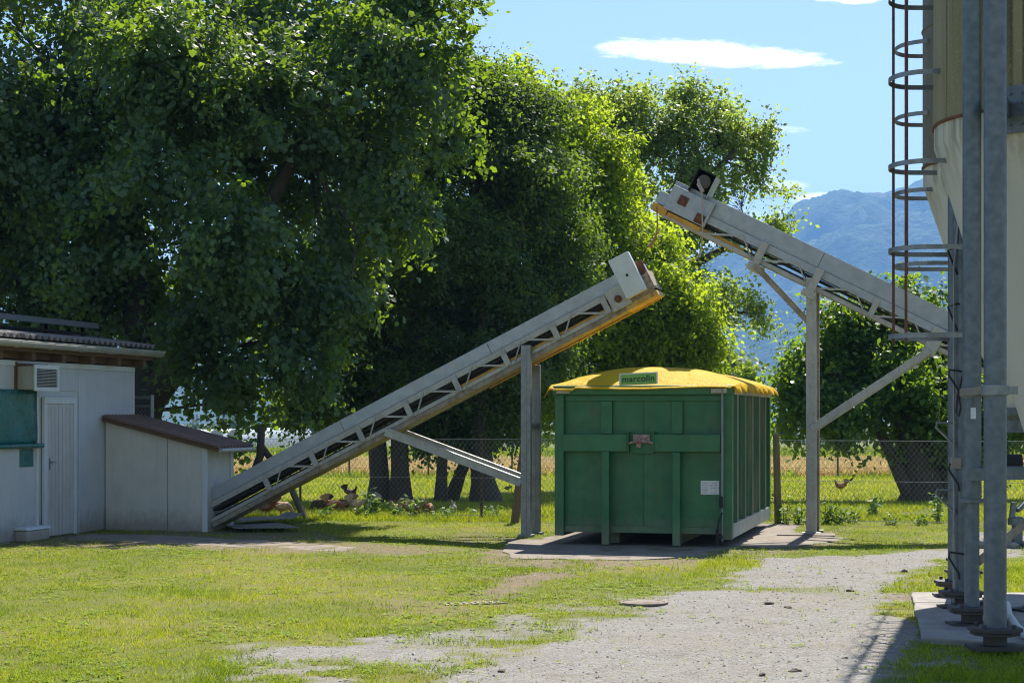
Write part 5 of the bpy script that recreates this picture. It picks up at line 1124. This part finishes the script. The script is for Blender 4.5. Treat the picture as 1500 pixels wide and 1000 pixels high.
for i, x in enumerate((283, 289)):
    p = P(x, 632, 600); root = empty('far_silo', (p.x, 600, p.z), 0, ('left' if i == 0 else 'right')+' one of two grey far silos beside the greenhouses', 'silo', 'far twin silos'); b = MB(); b.lathe([(.55,-4),(.55,5.4),(.2,6)], 14); b.build('shell', M['farroof'], root, smooth=True)

# ------------------------------------------------------------------ mountains
RIDGE = [(-1200,520),(-500,500),(100,470),(500,455),(800,430),(980,395),(1060,372),(1120,345),(1165,303),(1190,297),(1213,286),(1228,288),(1250,295),(1270,297),(1285,290),(1300,282),(1330,276),(1350,263),(1380,250),(1450,245),(1600,240),(1900,270),(2600,350)]
rx_, ry_ = zip(*RIDGE)
D0, D1 = 2600.0, 5200.0; na, nb = 620, 110
xa = np.linspace(-1200, 2600, na); tb = np.linspace(0, 1, nb); XA, TB = np.meshgrid(xa, tb)
peak = H-(np.interp(XA, rx_, ry_)-HZ)/F*D1 + 26*(fbm(XA*.018, TB*0+1, 5, 6)-.5) + 14*(fbm(XA*.15, TB*0+3, 15, 4)-.5)
Dd = D0+(D1-D0)*TB
Xw = (XA-CX)/F*(D1*.75+Dd*.25)
prof = .12*TB+.88*TB**1.35
rid = 1-np.abs(2*fbm(Xw/420+TB*.6, Dd/900, 8, 5)-1)
Zw = -13+(peak+13)*prof + (rid-.62)*420*np.sin(np.pi*np.clip(TB, 0, 1))**.8*(.35+TB) + 30*(fbm(Xw/60, Dd/60, 2, 4)-.5)*np.sin(np.pi*TB)**.5
idx = np.arange(na*nb).reshape(nb, na); q = np.stack([idx[:-1,:-1], idx[:-1,1:], idx[1:,1:], idx[1:,:-1]], -1).reshape(-1, 4)
k = NT('forested_mountain'); co = k.coord()
c = k.mix(k.ramp(k.noise(.012, co, 8, .7), [(.35, 0), (.66, 1)]), (.045,.075,.04), (.09,.12,.06)); zc_ = k.n('ShaderNodeSeparateXYZ', i0=co).outputs[2]
rk = k.math('MULTIPLY', k.ramp(k.noise(.006, co, 8, .75), [(.55, 0), (.62, 1)]), k.n('ShaderNodeMapRange', i0=zc_, i1=250, i2=650).outputs[0])
c = k.mix(k.math('MULTIPLY', rk, .55), c, (.22,.21,.17))
mm = k.done(k.bsdf(c, .95, 0, k.bump(k.noise(.03, co, 6), 1.0, 25), Specular_IOR_Level=.05))
tag(link('mountain', np_mesh('mountain', np.stack([Xw, Dd, Zw], -1).reshape(-1, 3), q.ravel(), np.full(len(q), 4), mm, None, True)), 'hazy blue forested mountain ridge on the right', 'mountain', kind='structure')
# haze
k = NT('valley_haze'); v = k.n('ShaderNodeVolumePrincipled'); v.inputs['Color'].default_value = (.24,.50,1,1); v.inputs['Density'].default_value = .00016; v.inputs['Anisotropy'].default_value = .0
k.t.links.new(v.outputs[0], k.out.inputs['Volume'])
hz = MB().box((-5400,-70,-16),(5400,6600,800)).build('haze', k.m); tag(hz, 'pale blue air lying over the valley', 'haze', kind='stuff')

# ------------------------------------------------------------------ world, sun, camera
SUN_EL, SUN_AZ = R(53), R(16)
w = bpy.data.worlds.new('World'); S.world = w; w.use_nodes = True; nt_ = w.node_tree; nt_.nodes.clear()
class WN(NT):
    def __init__(s): s.t = nt_; s.out = nt_.nodes.new('ShaderNodeOutputWorld')
k = WN(); sky = k.n('ShaderNodeTexSky', sky_type='NISHITA', sun_disc=False, sun_elevation=SUN_EL, sun_rotation=SUN_AZ, altitude=400, air_density=1.0, dust_density=.5, ozone_density=1.5)
bg = k.n('ShaderNodeBackground', i0=sky.outputs[0], i1=.075)
tcn = k.n('ShaderNodeTexCoord').outputs['Generated']; sp = k.n('ShaderNodeSeparateXYZ', i0=tcn)
yy = k.math('MAXIMUM', sp.outputs[1], .05); ga = k.math('DIVIDE', sp.outputs[0], yy); gb_ = k.math('DIVIDE', sp.outputs[2], yy)
cv = k.n('ShaderNodeCombineXYZ', i0=ga, i1=k.math('MULTIPLY', gb_, 4.5), i2=0)
nz1 = k.math('SUBTRACT', k.noise(20, cv, 7, .68), .5); nz2 = k.math('SUBTRACT', k.noise(70, cv, 6, .7), .5)
tot = None
for (cx_, cy_, hw, hh, slope, dens, ns) in [(1040,79,185,22,.055,1.0,1.0),(960,70,110,11,.02,.9,1),(1130,88,100,13,.03,.9,1.2),(1245,-2,55,9,.05,.75,1.4),(1160,190,38,7,0,.45,1.6),(1215,293,62,13,.02,1.0,.6),(1150,271,50,9,0,.5,1.2),(1090,262,60,14,0,.4,1.5),(1010,330,120,40,0,.45,1.4),(880,220,60,14,0,.0,1)]:
    if dens == 0: continue
    a0, b0_ = (cx_-750)/F, (608-cy_)/F
    u = k.math('SUBTRACT', ga, a0); v_ = k.math('ADD', k.math('SUBTRACT', gb_, b0_), k.math('MULTIPLY', u, slope))
    d2 = k.math('ADD', k.math('POWER', k.math('ABSOLUTE', k.math('DIVIDE', u, hw/F)), 2), k.math('POWER', k.math('ABSOLUTE', k.math('DIVIDE', v_, hh/F)), 2))
    e = k.math('ADD', k.math('SUBTRACT', 1, d2), k.math('ADD', k.math('MULTIPLY', nz1, 2.6*ns), k.math('MULTIPLY', nz2, 1.1*ns)))
    mk = k.math('MULTIPLY', k.n('ShaderNodeMapRange', interpolation_type='SMOOTHSTEP', i0=e, i1=.05, i2=.75).outputs[0], dens)
    tot = mk if tot is None else k.math('MAXIMUM', tot, mk)
tot = k.math('MULTIPLY', tot, k.math('GREATER_THAN', sp.outputs[1], .05))
bgc = k.n('ShaderNodeBackground', i0=(1,1,1,1), i1=1.0)
mx = k.n('ShaderNodeMixShader', i0=tot, i1=bg.outputs[0], i2=bgc.outputs[0]); nt_.links.new(mx.outputs[0], k.out.inputs[0])
ld = bpy.data.lights.new('sun', 'SUN'); ld.energy = 4.6; ld.angle = R(.53); ld.color = (1,.945,.86); lo = bpy.data.objects.new('sun', ld); COL.objects.link(lo)
sd = Vector((math.sin(SUN_AZ)*math.cos(SUN_EL), math.cos(SUN_AZ)*math.cos(SUN_EL), math.sin(SUN_EL))); lo.rotation_euler = sd.to_track_quat('Z', 'Y').to_euler(); lo.location = (10,20,40)
cam = bpy.data.cameras.new('camera'); co_ = bpy.data.objects.new('camera', cam); COL.objects.link(co_); S.camera = co_
co_.location = (0,0,H); co_.rotation_euler = (R(90),0,0); cam.sensor_width = 36; cam.lens = 36*F/1500; cam.shift_y = (HZ-500)/1500; cam.clip_start = .1; cam.clip_end = 20000
S.view_settings.view_transform = 'Standard'; S.view_settings.look = 'None'; S.view_settings.exposure = 1.2; S.view_settings.gamma = 1
S.render.engine = 'CYCLES'; cy = S.cycles; cy.use_denoising = True; cy.filter_width = 1.15
try: cy.denoising_input_passes = 'RGB_ALBEDO_NORMAL'; cy.denoising_prefilter = 'NONE'
except Exception: pass
if True: pass; cy.max_bounces = 8; cy.diffuse_bounces = 4; cy.transmission_bounces = 5; cy.glossy_bounces = 3; cy.volume_bounces = 1; cy.caustics_reflective = False; cy.caustics_refractive = False
try: cy.denoiser = 'OPENIMAGEDENOISE'
except Exception: pass
S.render.film_transparent = False
